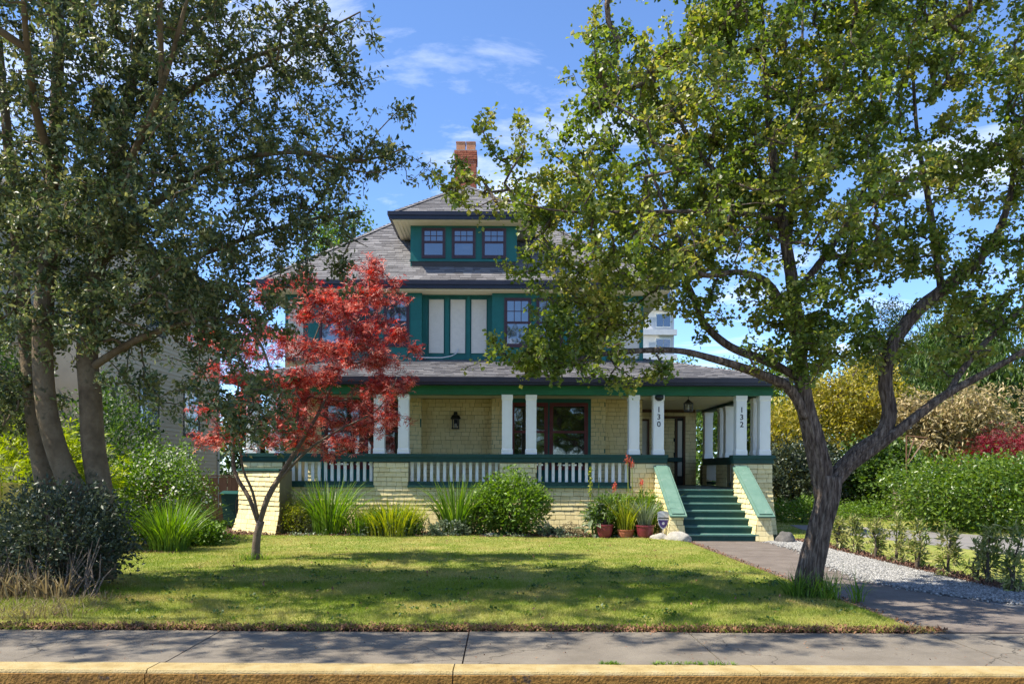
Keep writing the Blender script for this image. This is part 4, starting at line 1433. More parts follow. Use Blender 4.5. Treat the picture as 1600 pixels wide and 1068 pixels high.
def tree(name, label, base, h, crown_c, crown_r, n, mat, leaf=.14, shape='oval', group=None, droop=0.0, tr=.14, blobs=6, up=.4, cat='tree'):
    root = thing(name, label, cat, base, group)
    b = Vector(base)
    top = Vector(crown_c)
    limbs = [([(b - ZV * .1, tr * 1.3), (b.lerp(top, .4) + XV * random.uniform(-.2, .2), tr), (top, tr * .5), (top + ZV * crown_r[2] * .7, tr * .2)], 10, None)]
    bl = []
    for k in range(blobs):
        d = Vector((random.gauss(0, 1), random.gauss(0, 1), random.gauss(0, .8))).normalized()
        q = random.uniform(.3, .7)
        c = top + Vector((d.x * crown_r[0], d.y * crown_r[1], d.z * crown_r[2])) * q
        s = random.uniform(.35, .6)
        bl.append((tuple(c), tuple(x * s for x in crown_r), 1.0))
    cl = blob_points(bl, max(4, n / 55 / blobs))
    o, ch = grow_tree(root, 'trunk', limbs, cl, M['bark_dark'], tip=.010, wig=.12)
    P = leaves_on(ch, 55, .16 * max(.6, min(crown_r) ** .5), frac=.6)
    leaf_part('crown', leaf_arrays(P, leaf, shape, up=up, droop=droop), M[mat], root)
    return root


def blades(base, n, h, spread, width, lean=.5, segs=4, hj=.35, ring=.5, bend=1.0):
    """arching strap leaves from one foot"""
    Vl, Tl = [], []
    o = 0
    a = rng.uniform(0, 2 * np.pi, n)
    rr = spread * ring * np.sqrt(rng.uniform(0, 1, n))
    H = h * (1 + hj * rng.uniform(-1, .4, n))
    ln = lean * rng.uniform(.1, 1, n)
    for i in range(n):
        d = np.array([math.cos(a[i]), math.sin(a[i]), 0])
        s = np.array([-d[1], d[0], 0])
        p0 = np.array(base) + d * rr[i] + np.array([0, 0, -.01])
        w = width * random.uniform(.6, 1.2)
        tw = random.uniform(-.8, .8)
        s2 = s * math.cos(tw) + d * math.sin(tw)
        for k in range(segs + 1):
            t = k / segs
            c = p0 + d * (ln[i] * H[i] * (t ** 1.8) * bend) + np.array([0, 0, H[i] * (t - .32 * ln[i] * bend * t ** 3)])
            ww = w * (1 - t ** 2.2) * .5 + .0008
            Vl += [c - s2 * ww, c + s2 * ww]
        for k in range(segs):
            q = o + 2 * k
            Tl += [(q, q + 1, q + 3), (q, q + 3, q + 2)]
        o += 2 * (segs + 1)
    return np.array(Vl), np.array(Tl)


def grass_clump(name, label, cat, base, n, h, spread, width, mat, lean=.5, group=None, extra=None, segs=4):
    root = thing(name, label, cat, base, group)
    arrs = [blades(base, n, h, spread, width, lean, segs)]
    leaf_part('foliage', join_arrays(arrs), M[mat], root)
    return root

# ------------------------------------------------------------------ planting by the house
grass_clump('iris_clump', 'tall clump of sword leaves in front of the first balustrade from the corner', 'plant', (-4.35, 19.95, .02), 230, 1.5, .75, .042, 'l_blade', .85)
grass_clump('iris_clump', 'dense upright sword-leaved clump between the daylilies and the round shrub', 'plant', (-1.15, 19.95, .02), 230, 1.5, .7, .042, 'l_blade', .75)
r_ = grass_clump('daylily_clump', 'low yellow-green daylily clump between two tall sword-leaved clumps', 'plant', (-2.75, 19.85, .02), 420, 1.0, 1.4, .026, 'l_yblade', .9)
leaf_part('low_leaves', leaf_arrays(np.array([-2.8, 19.7, .22]) + rng.normal(size=(1500, 3)) * np.array([.42, .16, .12]), .07, 'oval'), M['l_grey'], r_)
bush('spirea_bush', 'small yellowish bush at the foot of the sunlit corner buttress', 'shrub', (-5.15, 20.05, .02), (.42, .35, .85), 2600, 'l_yblade', .06, 'long', clump=.09)
bush('bay_shrub', 'rounded glossy green shrub under the middle pair of columns', 'shrub', (.22, 19.95, .02), (.88, .7, 1.55), 6500, 'l_bright', .10, 'oval', clump=.10, stems=12)
bush('bay_shrub', 'smaller leafy shrub tucked beside the round glossy shrub', 'shrub', (-.45, 19.75, .02), (.42, .35, .95), 2200, 'l_mid', .085, 'oval', clump=.09)
bush('heath_tuft', 'low rusty dry tuft on the mulch near the pots', 'plant', (1.75, 19.7, .03), (.3, .2, .36), 700, 'l_dry', .06, 'long', clump=.06, stems=6)
# comfrey with big grey-green leaves, each leaf by itself
cf = thing('comfrey_plant', 'comfrey with broad drooping grey-green leaves next to the first burgundy pot', 'plant', (2.22, 19.45, .03))
lf_me = MB().add([(0, 0, 0), (.14, .085, .05), (.34, .085, .045), (.52, 0, -.06), (.34, -.085, .045), (.14, -.085, .05), (.25, 0, .02)], [(0, 6, 1), (1, 6, 2), (2, 6, 3), (3, 6, 4), (4, 6, 5), (5, 6, 0)])
lf_me = mesh_from('leaf', lf_me.v, lf_me.f, M['l_grey'])
st = MB()
for k in range(46):
    a = random.uniform(0, 6.28)
    zz = random.uniform(.05, .95)
    rr = .22 * (1 - zz * .6)
    o = link('leaf', lf_me, cf)
    o.location = (2.22 + math.cos(a) * rr * .5, 19.45 + math.sin(a) * rr * .4, .05 + zz * .85)
    o.rotation_euler = (random.uniform(-.4, .4), random.uniform(-.5, .7), a)
    s = random.uniform(.5, 1.0) * (1 - .45 * zz)
    o.scale = (s, s, s)
for (dx, h) in ((-.05, 1.75), (.12, 1.5), (0, 1.1)):
    st.tube([(2.22 + dx * .3, 19.45, 0), (2.22 + dx, 19.5, h * .5), (2.22 + dx * 1.3, 19.52, h)], [.014, .012, .007], 5)
part('stems', st, M['l_bright'], cf)
q = np.array([[2.155, 19.52, z] for z in np.linspace(1.0, 1.75, 120)]) + rng.normal(size=(120, 3)) * .018
leaf_part('flower_spike', leaf_arrays(q, .05, 'round'), M['l_yblade'], cf)


def pot(x, y, r, h, mat, label, tilt=0.0):
    root = thing('plant_pot', label, 'flower pot', (x, y, .03), 'pots in the flower bed')
    m_ = MB().lathe([(r * .62, 0), (r * .82, h * .25), (r * .95, h * .6), (r * .98, h * .85), (r * 1.06, h * .9), (r * 1.06, h), (r * .92, h), (r * .9, h * .88)], (x, y, .03), 26)
    part('body', m_, M[mat], root, smooth=False)
    part('soil', MB().lathe([(r * .88, h * .86), (r * .88, h * .881)], (x, y, .03), 20), M['mulch_bed'], root)
    return root


pot(2.48, 19.25, .20, .34, 'pot', 'burgundy glazed pot beside the comfrey')
pot(3.42, 19.05, .21, .34, 'pot', 'burgundy glazed pot nearest the stair')
pot(2.98, 19.2, .20, .22, 'terracotta', 'low terracotta bowl between the two burgundy pots')
grass_clump('spider_lily', 'pale arching strap leaves growing from the burgundy pot nearest the stair', 'plant', (3.42, 19.1, .36), 90, .75, .3, .022, 'l_grey', 1.0)
grass_clump('lily_clump', 'yellow-green grassy clump in the low terracotta bowl', 'plant', (2.98, 19.25, .2), 160, .95, .4, .018, 'l_yblade', .8)
grass_clump('sword_clump', 'green sword leaves leaning against the sunlit stair wall', 'plant', (3.62, 19.75, .03), 80, 1.35, .4, .034, 'l_blade', .6)
bush('pot_plant', 'leafy plant filling the burgundy pot beside the comfrey', 'plant', (2.48, 19.3, .38), (.3, .28, .6), 700, 'l_mid', .12, 'long', clump=.07, stems=6)
rp_ = thing('poker_flower', 'red-hot poker flowers on tall bare stalks in front of the last balustrade', 'flower', (3.15, 19.8, .03))
st = MB()
hd = []
for (px, py) in ((980, 716), (987, 722), (960, 757), (1002, 752)):
    t = at(px, py, 19.9)
    st.tube([(3.15 + (t.x - 3.15) * .6, 19.8, 0), (t.x + .02, 19.85, t.z * .6), t], [.012, .011, .009], 5)
    q = np.array(t)[None] + rng.normal(size=(70, 3)) * np.array([.028, .028, .06])
    hd.append(leaf_arrays(q, .05, 'long', droop=1.2))
part('stalks', st, M['l_yblade'], rp_)
for h_ in hd:
    leaf_part('flower_head', h_, M['flower_red'], rp_, 'stuff')

# low flowers and sedum along the bed
pts = []
for k in range(60):
    x = random.uniform(-5.2, 3.6)
    pts.append(np.array([x, 19.45 + random.uniform(-.12, .25) - (.3 if x > 2.6 else 0), .06]) + rng.normal(size=(38, 3)) * np.array([.09, .07, .03]))
o = leaf_part('ground_cover', leaf_arrays(np.concatenate(pts), .045, 'round', up=.8), M['l_grey'], None, 'stuff')
o['label'] = 'low grey-green ground cover along the flower bed'

# bed chips
n = 9000
X = rng.uniform(-8, 4.0, n)
Y = rng.uniform(19.25, 20.7, n)
a = leaf_arrays(np.stack([X, Y, .035 + rng.uniform(0, .03, n)], 1), .06, 'oval', up=1.5)
n = 5000
yy = rng.uniform(11, 19.2, n)
b_ = leaf_arrays(np.stack([rng.uniform(6.93, 7.38, n), yy, .02 + rng.uniform(0, .025, n)], 1), .055, 'oval', up=1.5)
n = 5000
c_ = leaf_arrays(np.stack([rng.uniform(-9.5, -6.2, n), rng.uniform(15, 19.5, n), .035 + rng.uniform(0, .025, n)], 1), .06, 'oval', up=1.5)
o = leaf_part('bark_mulch', join_arrays([a, b_, c_]), M['mulch'], None, 'stuff')
o['label'] = 'reddish bark mulch in the beds'


def rock(x, y, rx, ry, rz, label, seed, mat='rock'):
    me = bpy.data.meshes.new('rock')
    import bmesh
    bm = bmesh.new()
    bmesh.ops.create_icosphere(bm, subdivisions=4, radius=1)
    for v in bm.verts:
        c = v.co.copy()
        v.co *= 1 + .22 * mnoise.noise(c * 1.3 + Vector((seed, 0, 0))) + .07 * mnoise.noise(c * 4 + Vector((0, seed, 0)))
        v.co.x *= rx
        v.co.y *= ry
        v.co.z = max(v.co.z, -.35) * rz
    bm.to_mesh(me)
    bm.free()
    me.materials.append(M[mat])
    me.polygons.foreach_set('use_smooth', [True] * len(me.polygons))
    o = link('boulder', me)
    o.location = (x, y, rz * .3)
    tag(o, label, 'rock', 'boulders by the stair')


rock(3.72, 18.75, .24, .2, .15, 'smaller pale boulder in front of the yard sign', 3)
rock(4.08, 18.55, .30, .22, .19, 'larger pale boulder at the foot of the sunlit stair wall', 8)
rock(-.3, 19.55, .2, .12, .1, 'flat whitish stone on the mulch below the glossy shrub', 5)
rock(6.62, 18.6, .22, .2, .2, 'dark boulder beside the far stair wall', 12, 'rock_dark')

# yard sign
sg = thing('yard_sign', 'shield-shaped grey and purple yard sign on a stake beside the stair', 'sign', (3.84, 19.0, 0))
cx, cy, cz = 3.84, 18.98, .50


def shield(s):
    return [(cx + x * s, cz + z * s) for x, z in ((-.12, .15), (-.06, .175), (0, .185), (.06, .175), (.12, .15), (.115, 0), (.09, -.11), (.05, -.17), (0, -.2), (-.05, -.17), (-.09, -.11), (-.115, 0))]


part('stake', MB().tube([(cx, cy + .01, 0), (cx, cy + .01, .4)], [.012, .012], 6), M['sign_grey'], sg)
part('board', MB().prism([(x, cy, z) for x, z in shield(1.15)], (0, .012, 0)), M['sign_grey'], sg)
lo = [(cx - .118, cz - .005), (cx + .118, cz - .005), (cx + .092, cz - .11), (cx + .05, cz - .17), (cx, cz - .2), (cx - .05, cz - .17), (cx - .092, cz - .11)]
part('lower_field', MB().prism([(x, cy - .004, z) for x, z in lo], (0, .0035, 0)), M['sign_purple'], sg)
part('band', MB().box(cx - .125, cx + .125, cy - .004, cy - .0005, cz + .03, cz + .055), M['ink'], sg)
part('emblem', MB().add(*(lambda n_: ([(cx + .034 * math.cos(2 * math.pi * k / n_), cy - .006, cz - .085 + .034 * math.sin(2 * math.pi * k / n_)) for k in range(n_)], [tuple(range(n_))]))(14)), M['sign_grey'], sg)

# lamps
wlmp = thing('wall_lantern', 'black wall lantern on the shingled porch wall', 'lamp', (-1.37, 23.3, 2.9))
m_ = MB()
m_.box(-1.43, -1.31, 23.345, 23.375, 2.95, 3.22)
m_.box(-1.385, -1.355, 23.2, 23.345, 3.16, 3.19)
part('bracket', m_, M['blackmetal'], wlmp)
m_ = MB()
m_.box(-1.48, -1.26, 23.1, 23.32, 2.86, 2.89)
m_.prism([(-1.5, 23.08, 3.14), (-1.24, 23.08, 3.14), (-1.24, 23.34, 3.14), (-1.5, 23.34, 3.14)], (0, 0, .02))
m_.lathe([(.16, 0), (.10, .1), (.06, .11), (.05, .2)], (-1.37, 23.21, 3.16), 10)
for (x, y) in ((-1.47, 23.11), (-1.29, 23.11), (-1.47, 23.29), (-1.29, 23.29)):
    m_.box(x, x + .02, y, y + .02, 2.89, 3.14)
part('cage', m_, M['blackmetal'], wlmp)
part('bulb', MB().lathe([(.03, 0), (.045, .06), (.03, .12)], (-1.37, 23.21, 2.9), 10), M['lampglass'], wlmp)
hl = thing('hanging_lantern', 'black hanging lantern under the porch ceiling above the stair', 'lamp', (5.13, 22.0, 3.73))
m_ = MB()
m_.tube([(5.13, 22, 3.74), (5.13, 22, 3.62)], [.008, .008], 6)
m_.lathe([(.05, 0), (.05, .015)], (5.13, 22, 3.72), 12)
part('chain', m_, M['blackmetal'], hl)
m_ = MB()
m_.lathe([(.15, 0), (.05, .09), (.02, .12)], (5.13, 22, 3.52), 8)
m_.lathe([(.12, 0), (.12, .02)], (5.13, 22, 3.3), 8)
for k in range(8):
    a = math.pi * k / 4
    m_.tube([(5.13 + .115 * math.cos(a), 22 + .115 * math.sin(a), 3.31), (5.13 + .12 * math.cos(a), 22 + .12 * math.sin(a), 3.53)], [.008, .008], 4)
part('cage', m_, M['blackmetal'], hl)
part('bulb', MB().lathe([(.025, 0), (.04, .07), (.02, .13)], (5.13, 22, 3.34), 10), M['lampglass'], hl)
ml = thing('porch_camera', 'dark round fitting at the top of the column numbered 130', 'camera', (4.09, 20.83, 3.56))
part('dome', MB().lathe([(.04, -.07), (.09, -.04), (.115, .0), (.115, .06), (.09, .08)], (4.09, 20.80, 3.56), 16), M['blackmetal'], ml, smooth=True)

# ------------------------------------------------------------------ left side: neighbour, fences, bin
nb = thing('neighbour_house', 'beige clapboard house with dark-framed windows behind the holly', 'house', (-15, 27, 0))
nw = part('wall', MB().box(-20.4, -11.44, 22.6, 32.0, 0, 8.6), M['siding_under'], nb)
WIN = [(25.1, 26.4, 2.95, 4.5), (28.6, 29.95, 2.95, 4.5), (25.6, 26.9, 6.15, 7.5), (29.1, 30.3, 6.15, 7.5)]
plank_me = mesh_from('plank', *(lambda q: (q.v, q.f))(MB().add([(0, 0, 0), (0, 1, 0), (.022, 0, 0), (.022, 1, 0), (.004, 0, 1), (.004, 1, 1)], [(2, 3, 5, 4), (0, 1, 3, 2), (0, 2, 4), (1, 5, 3)])), M['siding'])
z = .3
while z < 8.5:
    cuts = sorted((a - .1, b + .1) for a, b, c, d in WIN if c - .16 < z < d + .04)
    y = 22.6
    segs = []
    for a, b in cuts:
        segs.append((y, a))
        y = b
    segs.append((y, 31.88))
    for a, b in segs:
        o = link('plank', plank_me, nw)
        o.location = (-11.44, a, z)
        o.scale = (1, b - a, .148)
    z += .14
part('corner_board', MB().box(-11.5, -11.38, 31.88, 32.06, 0, 8.6), M['cream'], nb)
for a, b, c, d in WIN:
    window(nb, (-11.44, 0, 0), YV, XV, a, b, c, d, M['trim_dark'], M['cream'], M['glass'], 3, 2, .45, case=.1)
ro = MB()
e = .5
p0, p1, p2, p3 = Vector((-20.4 - e, 22.1, 8.6)), Vector((-11.44 + e, 22.1, 8.6)), Vector((-11.44 + e, 32.5, 8.6)), Vector((-20.4 - e, 32.5, 8.6))
r0, r1 = Vector((-15.9, 26.9, 11.6)), Vector((-15.9, 27.7, 11.6))
ro.add([p0, p1, p2, p3, r0, r1], [(0, 1, 4), (1, 2, 5, 4), (2, 3, 5), (3, 0, 4, 5), (3, 2, 1, 0)])
part('roof', ro, M['roof_under'], nb)


def fence(name, label, p0, p1, h, w, mat, gap=.012, rails=(.3, .8), cap=True, posts=2.2, jit=.02, th=.02, z0=.03):
    p0, p1 = Vector((*p0, 0)), Vector((*p1, 0))
    root = thing(name, label, 'fence', tuple(p0))
    d = p1 - p0
    L_ = d.length
    d.normalize()
    n = Vector((d.y, -d.x, 0))
    me = mesh_from('board', *(lambda q: (q.v, q.f))(MB().box(0, w, 0, th, 0, 1)), M[mat])
    k = 0.0
    ang = math.atan2(d.y, d.x)
    while k < L_ - .02:
        o = link('board', me, root)
        o.location = p0 + d * k + ZV * z0
        o.rotation_euler = (random.uniform(-.01, .01), random.uniform(-.008, .008), ang)
        o.scale = (1, 1, h - z0 + random.uniform(-jit, jit))
        k += w + gap
    for f in rails:
        m_ = MB()
        ob(m_, p0, d, -n, 0, L_, h * f, h * f + .09, .022, .06)
        part('rail', m_, M[mat], root)
    k = 0.0
    while k <= L_ + .01:
        m_ = MB()
        ob(m_, p0, d, -n, k - .05, k + .05, 0, h + (.0 if not cap else -.001), .062, .16)
        part('post', m_, M[mat], root)
        k += posts
    if cap:
        m_ = MB()
        ob(m_, p0, d, -n, -.05, L_ + .05, h + .025, h + .065, -.06, .17)
        part('cap_rail', m_, M[mat], root)
    return root


fence('cedar_fence', 'short reddish cedar fence with a cap rail between the two houses', (-9.6, 23.6), (-6.95, 23.6), 1.42, .12, 'cedar')
fence('cedar_fence', 'reddish cedar fence panel running back beside the neighbour house', (-9.65, 21.9), (-9.65, 23.5), 1.25, .12, 'cedar')
fence('picket_fence', 'yellow-stained board fence behind the holly trunks', (-12.5, 14.2), (-8.2, 14.6), 1.35, .17, 'moss_board', .03, cap=False, jit=.05)
bn = thing('wheelie_bin', 'dark green wheeled bin in front of the cedar fence', 'bin', (-7.45, 22.2, 0))
m_ = MB()
m_.v = [(-7.68, 21.98, .12), (-7.24, 21.98, .12), (-7.24, 22.42, .05), (-7.68, 22.42, .05), (-7.74, 21.9, .98), (-7.18, 21.9, .98), (-7.18, 22.5, .98), (-7.74, 22.5, .98)]
m_.f = [(3, 2, 1, 0), (4, 5, 6, 7), (0, 1, 5, 4), (1, 2, 6, 5), (2, 3, 7, 6), (3, 0, 4, 7)]
part('body', m_, M['bin'], bn)
part('lid', MB().prism([(-7.78, 21.85, .985), (-7.78, 22.2, 1.06), (-7.78, 22.56, 1.03), (-7.78, 22.56, .985)], (.64, 0, 0)), M['bin'], bn)
for x in (-7.72, -7.25):
    o = part('wheel', MB().tube([(x, 22.45, .12), (x + .05, 22.45, .12)], [.12, .12], 16), M['ink'], bn)
part('handle', MB().tube([(-7.7, 22.6, .95), (-7.22, 22.6, .95)], [.018, .018], 6), M['bin'], bn)
hs = MB()
for k in range(5):
    pts = [(-7.1 + .03 * k + .16 * math.sin(t * 3.1 + k), 21.7 + .05 * k, .03 + 1.0 * abs(math.sin(t * 1.6 + .5 * k)) * (1 - .1 * k)) for t in np.linspace(0, 2, 14)]
    hs.tube(pts, [.014] * 14, 5)
tag(part('garden_hose', hs, M['trim_dark']), 'loops of dark hose hanging beside the green bin', 'hose')

bush('holly_thicket', 'dark leafy thicket round the foot of the holly trunks', 'shrub', (-5.8, 10.5, 0), (.86, .72, 1.42), 11500, 'l_dark', .062, 'oval', clump=.085, stems=40, bark='bark_maple')
bush('holly_thicket', 'lower dark thicket on the street side of the yellow-stained fence', 'shrub', (-6.95, 10.7, 0), (.6, .6, .85), 6000, 'l_dark', .062, 'oval', clump=.085, stems=18)
# pale sucker stems and dead grass before the thicket
ss = MB()
for k in range(42):
    x = random.uniform(-6.5, -5.0)
    ss.tube([(x, 9.75 + random.uniform(-.1, .3), 0), (x + random.uniform(-.1, .1), 9.9, .3), (x + random.uniform(-.2, .2), 10.0, random.uniform(.4, .8))], [.011, .010, .006], 5)
o = part('sucker_stems', ss, M['bark_maple'], None, kind='stuff')
o['label'] = 'thin pale sucker shoots in front of the dark thicket'
arr = [blades((random.uniform(-6.4, -5.2), 9.7 + random.uniform(-.1, .2), .03), 9, random.uniform(.35, .6), .2, .022, 1.0) for _ in range(24)]
o = leaf_part('dry_grass', join_arrays(arr + [blades((random.uniform(-8.5, -4.6), random.uniform(8.6, 9.9), .02), 12, random.uniform(.06, .2), .35, .010, 1.6, segs=3) for _ in range(420)]), M['l_dry'], None, 'stuff')
o['label'] = 'dry straw-coloured grass below the thicket'

bush('fatsia_bush', 'bright yellow-green large-leaved bush behind the holly trunks', 'shrub', (-9.6, 15.6, 0), (1.9, 1.2, 2.5), 6500, 'l_lime', .17, 'palm', up=1.0, clump=.13)
bush('viburnum_bush', 'rounded bush sprinkled with white blossom in front of the neighbour house', 'shrub', (-7.7, 17.6, 0), (1.25, 1.0, 2.15), 12000, 'l_bright', .075, 'oval', clump=.11, flowers=('flower_white', 900, .06), stems=14)
bush('garden_bush', 'mid green leafy bush between the holly and the blossoming bush', 'shrub', (-9.0, 18.2, 0), (1.1, 1.0, 3.6), 8000, 'l_mid', .10, 'oval', clump=.13)
bush('hedge_bush', 'dark green tall bush in the gap between the two houses', 'shrub', (-8.0, 26.4, 0), (1.2, .8, 4.6), 9000, 'l_mid', .10, 'oval', clump=.13)
grass_clump('ornamental_grass', 'arching fountain of long green grass beside the lawn', 'plant', (-6.55, 15.7, .02), 420, 1.12, .7, .022, 'l_blade', .95, segs=5)
fr = thing('fern', 'spreading fern at the end of the lawn near the green bin', 'plant', (-7.0, 18.6, .03))
fa = []
for k in range(26):
    a = random.uniform(0, 6.28)
    L_ = random.uniform(.6, .95)
    for t in np.linspace(.15, 1, 16):
        c = np.array([-7.0 + math.cos(a) * L_ * t * .8, 18.6 + math.sin(a) * L_ * t * .8, .05 + L_ * (t * 1.0 - .62 * t * t)])
        fa.append(np.repeat(c[None], 4, 0) + rng.normal(size=(4, 3)) * .02)
leaf_part('fronds', leaf_arrays(np.concatenate(fa), .12, 'long', up=1.0), M['l_bright'], fr)
bush('lady_mantle', 'low rounded green plant at the lawn edge before the fern', 'plant', (-6.5, 16.9, .02), (.65, .5, .5), 3200, 'l_bright', .07, 'round', clump=.09, stems=6)

bush('daylily_mound', 'leafy mid-green mound round the yellow-green daylilies', 'plant', (-2.75, 19.7, .02), (.85, .35, .62), 5200, 'l_bright', .085, 'long', clump=.09, stems=5)
bush('bed_plant', 'leafy green plant behind the low terracotta bowl', 'plant', (2.9, 19.75, .02), (.75, .35, .95), 4200, 'l_bright', .12, 'long', clump=.10, stems=8)
bush('bed_plant', 'narrow leafy plant against the wall between pots and stair', 'plant', (3.6, 19.9, .02), (.35, .3, 1.0), 1500, 'l_blade', .14, 'long', clump=.09, stems=6)
grass_clump('montbretia', 'yellowish-green strap leaves between the corner bush and the first tall clump', 'plant', (-3.55, 19.75, .02), 120, .8, .6, .024, 'l_blade', .9)
bush('cranesbill', 'low leafy mound at the foot of the tall clump by the round shrub', 'plant', (-1.3, 19.55, .02), (.5, .25, .42), 1500, 'l_grey', .06, 'round', clump=.07, stems=5)
bush('cranesbill', 'low grey-green mound on the mulch right of the round shrub', 'plant', (1.15, 19.6, .02), (.28, .2, .26), 600, 'l_grey', .06, 'round', clump=.06, stems=4)
# ------------------------------------------------------------------ right side
YS = [16.8, 16.0, 15.15, 14.4, 13.45, 12.55, 11.95, 11.65, 10.95]
NAMES = ['first young shrub of the gravel row, beside the hawthorn trunk', 'small young shrub second along the gravel row from the stair', 'young shrub third along the gravel row from the stair', 'bushier young shrub fourth along the gravel row from the stair',
         'tall young shrub midway along the gravel row', 'sparse young shrub just past the middle of the gravel row', 'very thin young shrub third from the street end of the row', 'slim young shrub second from the street end of the row', 'broadest young shrub at the street end of the gravel row']
for k, (y, nm) in enumerate(zip(YS, NAMES)):
    h = .62 + .026 * k + random.uniform(-.05, .05)
    bush('young_shrub', nm, 'shrub', (7.08 + random.uniform(-.06, .06), y, .01), (.14 + .03 * (k == 8), .14, h), 460 if k != 6 else 260, 'l_young', .105, 'long', up=.8, stems=5, group='young shrubs planted along the gravel', dome=False, clump=.075, low=.12)

bush('laurel_hedge', 'long clipped laurel hedge beyond the neighbour drive', 'hedge', (15.6, 22.8, 0), (4.4, 1.7, 2.05), 32000, 'l_laurel', .12, 'oval', clump=.12, up=.7, stems=20, boxy=.6)
bush('laurel_hedge', 'rounded end of the laurel hedge nearest the old fence', 'hedge', (14.5, 24.0, 0), (1.2, 1.2, 1.9), 6000, 'l_laurel', .12, 'oval', clump=.13, up=.7, stems=10)
bush('red_shrub', 'low dark red shrub showing above the laurel hedge', 'shrub', (16.6, 25.9, 0), (1.9, 1.0, 3.0), 8000, 'l_redbush', .13, 'palm', up=1.0, clump=.12)
bush('ivy_mound', 'dark ivy mound smothering the old board fence', 'shrub', (14.0, 29.2, 0), (1.5, .8, 2.9), 9000, 'l_mid', .13, 'round', clump=.13)
bush('dark_laurel', 'deep green shadowy bush just past the porch corner', 'shrub', (11.0, 29.5, 0), (1.6, 1.2, 2.9), 8000, 'l_dark', .15, 'oval', clump=.14)
bush('fern_patch', 'bright low greenery at the corner behind the porch', 'plant', (9.8, 26.0, 0), (1.2, .8, .75), 3000, 'l_bright', .11, 'long', clump=.12, stems=4)
bush('fern_patch', 'bright low weeds at the end of the neighbour drive', 'plant', (13.0, 27.2, 0), (2.6, .8, .6), 4500, 'l_bright', .11, 'long', clump=.14, stems=4)
bush('golden_shrub', 'small golden-yellow shrub just right of the porch corner', 'shrub', (10.9, 30.6, 0), (1.3, 1.1, 4.2), 5500, 'l_gold', .15, 'oval', clump=.15, dome=False)
tree('golden_tree', 'large golden-yellow tree behind the hawthorn fork', (14.3, 32.5, 0), 6, (14.3, 32.5, 4.0), (3.1, 2.2, 2.4), 13000, 'l_gold', .15, blobs=10)
tree('blooming_tree', 'cream-brown blooming tree under the long right limb', (17.2, 30.5, 0), 5, (17.2, 30.5, 3.7), (2.6, 1.8, 1.75), 14000, 'l_cream', .22, 'long', blobs=10, droop=.4)
tree('weeping_conifer', 'tall drooping green conifer at the edge behind the red shrub', (21.5, 34.5, 0), 9, (21.5, 34.5, 5.0), (3.6, 2.6, 5.6), 34000, 'l_mid', .26, 'long', blobs=14, droop=1.6)
tree('weeping_conifer', 'dark drooping conifer farther along past the blooming tree', (26, 37, 0), 9, (26, 37, 5.2), (3.6, 2.4, 5.0), 14000, 'l_conifer', .28, 'long', blobs=12, droop=1.4)
tree('dark_pine', 'dark blue-green pine rising behind the blooming tree', (20.0, 41, 0), 9, (20.5, 41, 6.2), (3.8, 2.6, 4.8), 22000, 'l_conifer', .24, 'long', blobs=10)
tree('background_tree', 'leafy green tree seen through the porch columns by the stair', (10.4, 34.5, 0), 6, (10.4, 34.5, 3.2), (2.4, 1.8, 2.6), 13000, 'l_mid', .17, blobs=9)
tree('background_tree', 'light green tree behind the far end of the porch roof', (13.8, 43, 0), 9, (13.8, 43, 5.6), (3.8, 2.4, 3.0), 10000, 'l_bright', .2, blobs=9)
tree('background_tree', 'olive green treetop above the porch roof beside the apartment tower', (10.4, 48, 0), 9, (10.4, 48, 6.0), (4.5, 2.4, 3.0), 10000, 'l_laurel', .22, blobs=9)
tree('background_tree', 'green tree filling the gap between golden and dark trees', (17.0, 44, 0), 9, (17.0, 44, 5.0), (3.6, 2.4, 3.8), 10000, 'l_mid', .22, blobs=9)
tree('background_tree', 'tall yellow-green tree rising behind the roof near the chimney side of the holly', (-7.6, 40.5, 0), 14, (-7.6, 40.5, 11.3), (3.4, 2.6, 4.4), 17000, 'l_laurel', .2, blobs=12, tr=.3)
tree('background_tree', 'bright leafy tree behind the yellow-stained fence', (-15.5, 20, 0), 9, (-14.2, 21, 3.2), (2.6, 2.0, 2.6), 9000, 'l_mid', .15, blobs=8)

tl = MB()
cl = []
for k in range(900):
    x = random.uniform(-75, 80)
    y = random.uniform(56, 66)
    h = 5.2 + 1.6 * mnoise.noise(Vector((x * .09, 2, 0))) + 1.0 * mnoise.noise(Vector((x * .4, 5, 0)))
    cl.append(np.array([x, y, h * random.uniform(.02, 1) ** .7]) + rng.normal(size=(34, 3)) * np.array([.9, .6, .6]))
cl = np.concatenate(cl)
cl[:, 2] = np.maximum(cl[:, 2], .1)
o = leaf_part('treeline', leaf_arrays(cl, .55, 'oval', up=.5), M['l_mid'], None, 'stuff')
o['label'] = 'far line of trees closing the gardens behind the house'
fence('board_fence', 'weathered brown board fence behind the hawthorn trunk', (12.0, 30.4), (15.3, 30.6), 1.55, .15, 'grey_board', .012, cap=False, jit=.06)
fence('board_fence', 'short panel of grey boards at the end of the hedge', (13.6, 27.6), (14.6, 27.2), 1.30, .13, 'grey_board', .01, cap=False, jit=.03, posts=.9)
tb_ = thing('trellis_frame', 'dark wooden A-shaped frame standing behind the hedge', 'trellis', (15.6, 27.8, 0))
for a, b in (((1416, 678), (1416, 730)), ((1416, 678), (1448, 681)), ((1428, 682), (1417, 716)), ((1446, 683), (1418, 722))):
    q = MB()
    p0, p1 = at(*a, 27.8), at(*b, 27.8)
    q.tube([p0, p1 - (ZV * 1.2 if b[1] == 730 else ZV * 0)], [.03, .03], 4)
    part('bar', q, M['brown_wood'], tb_)

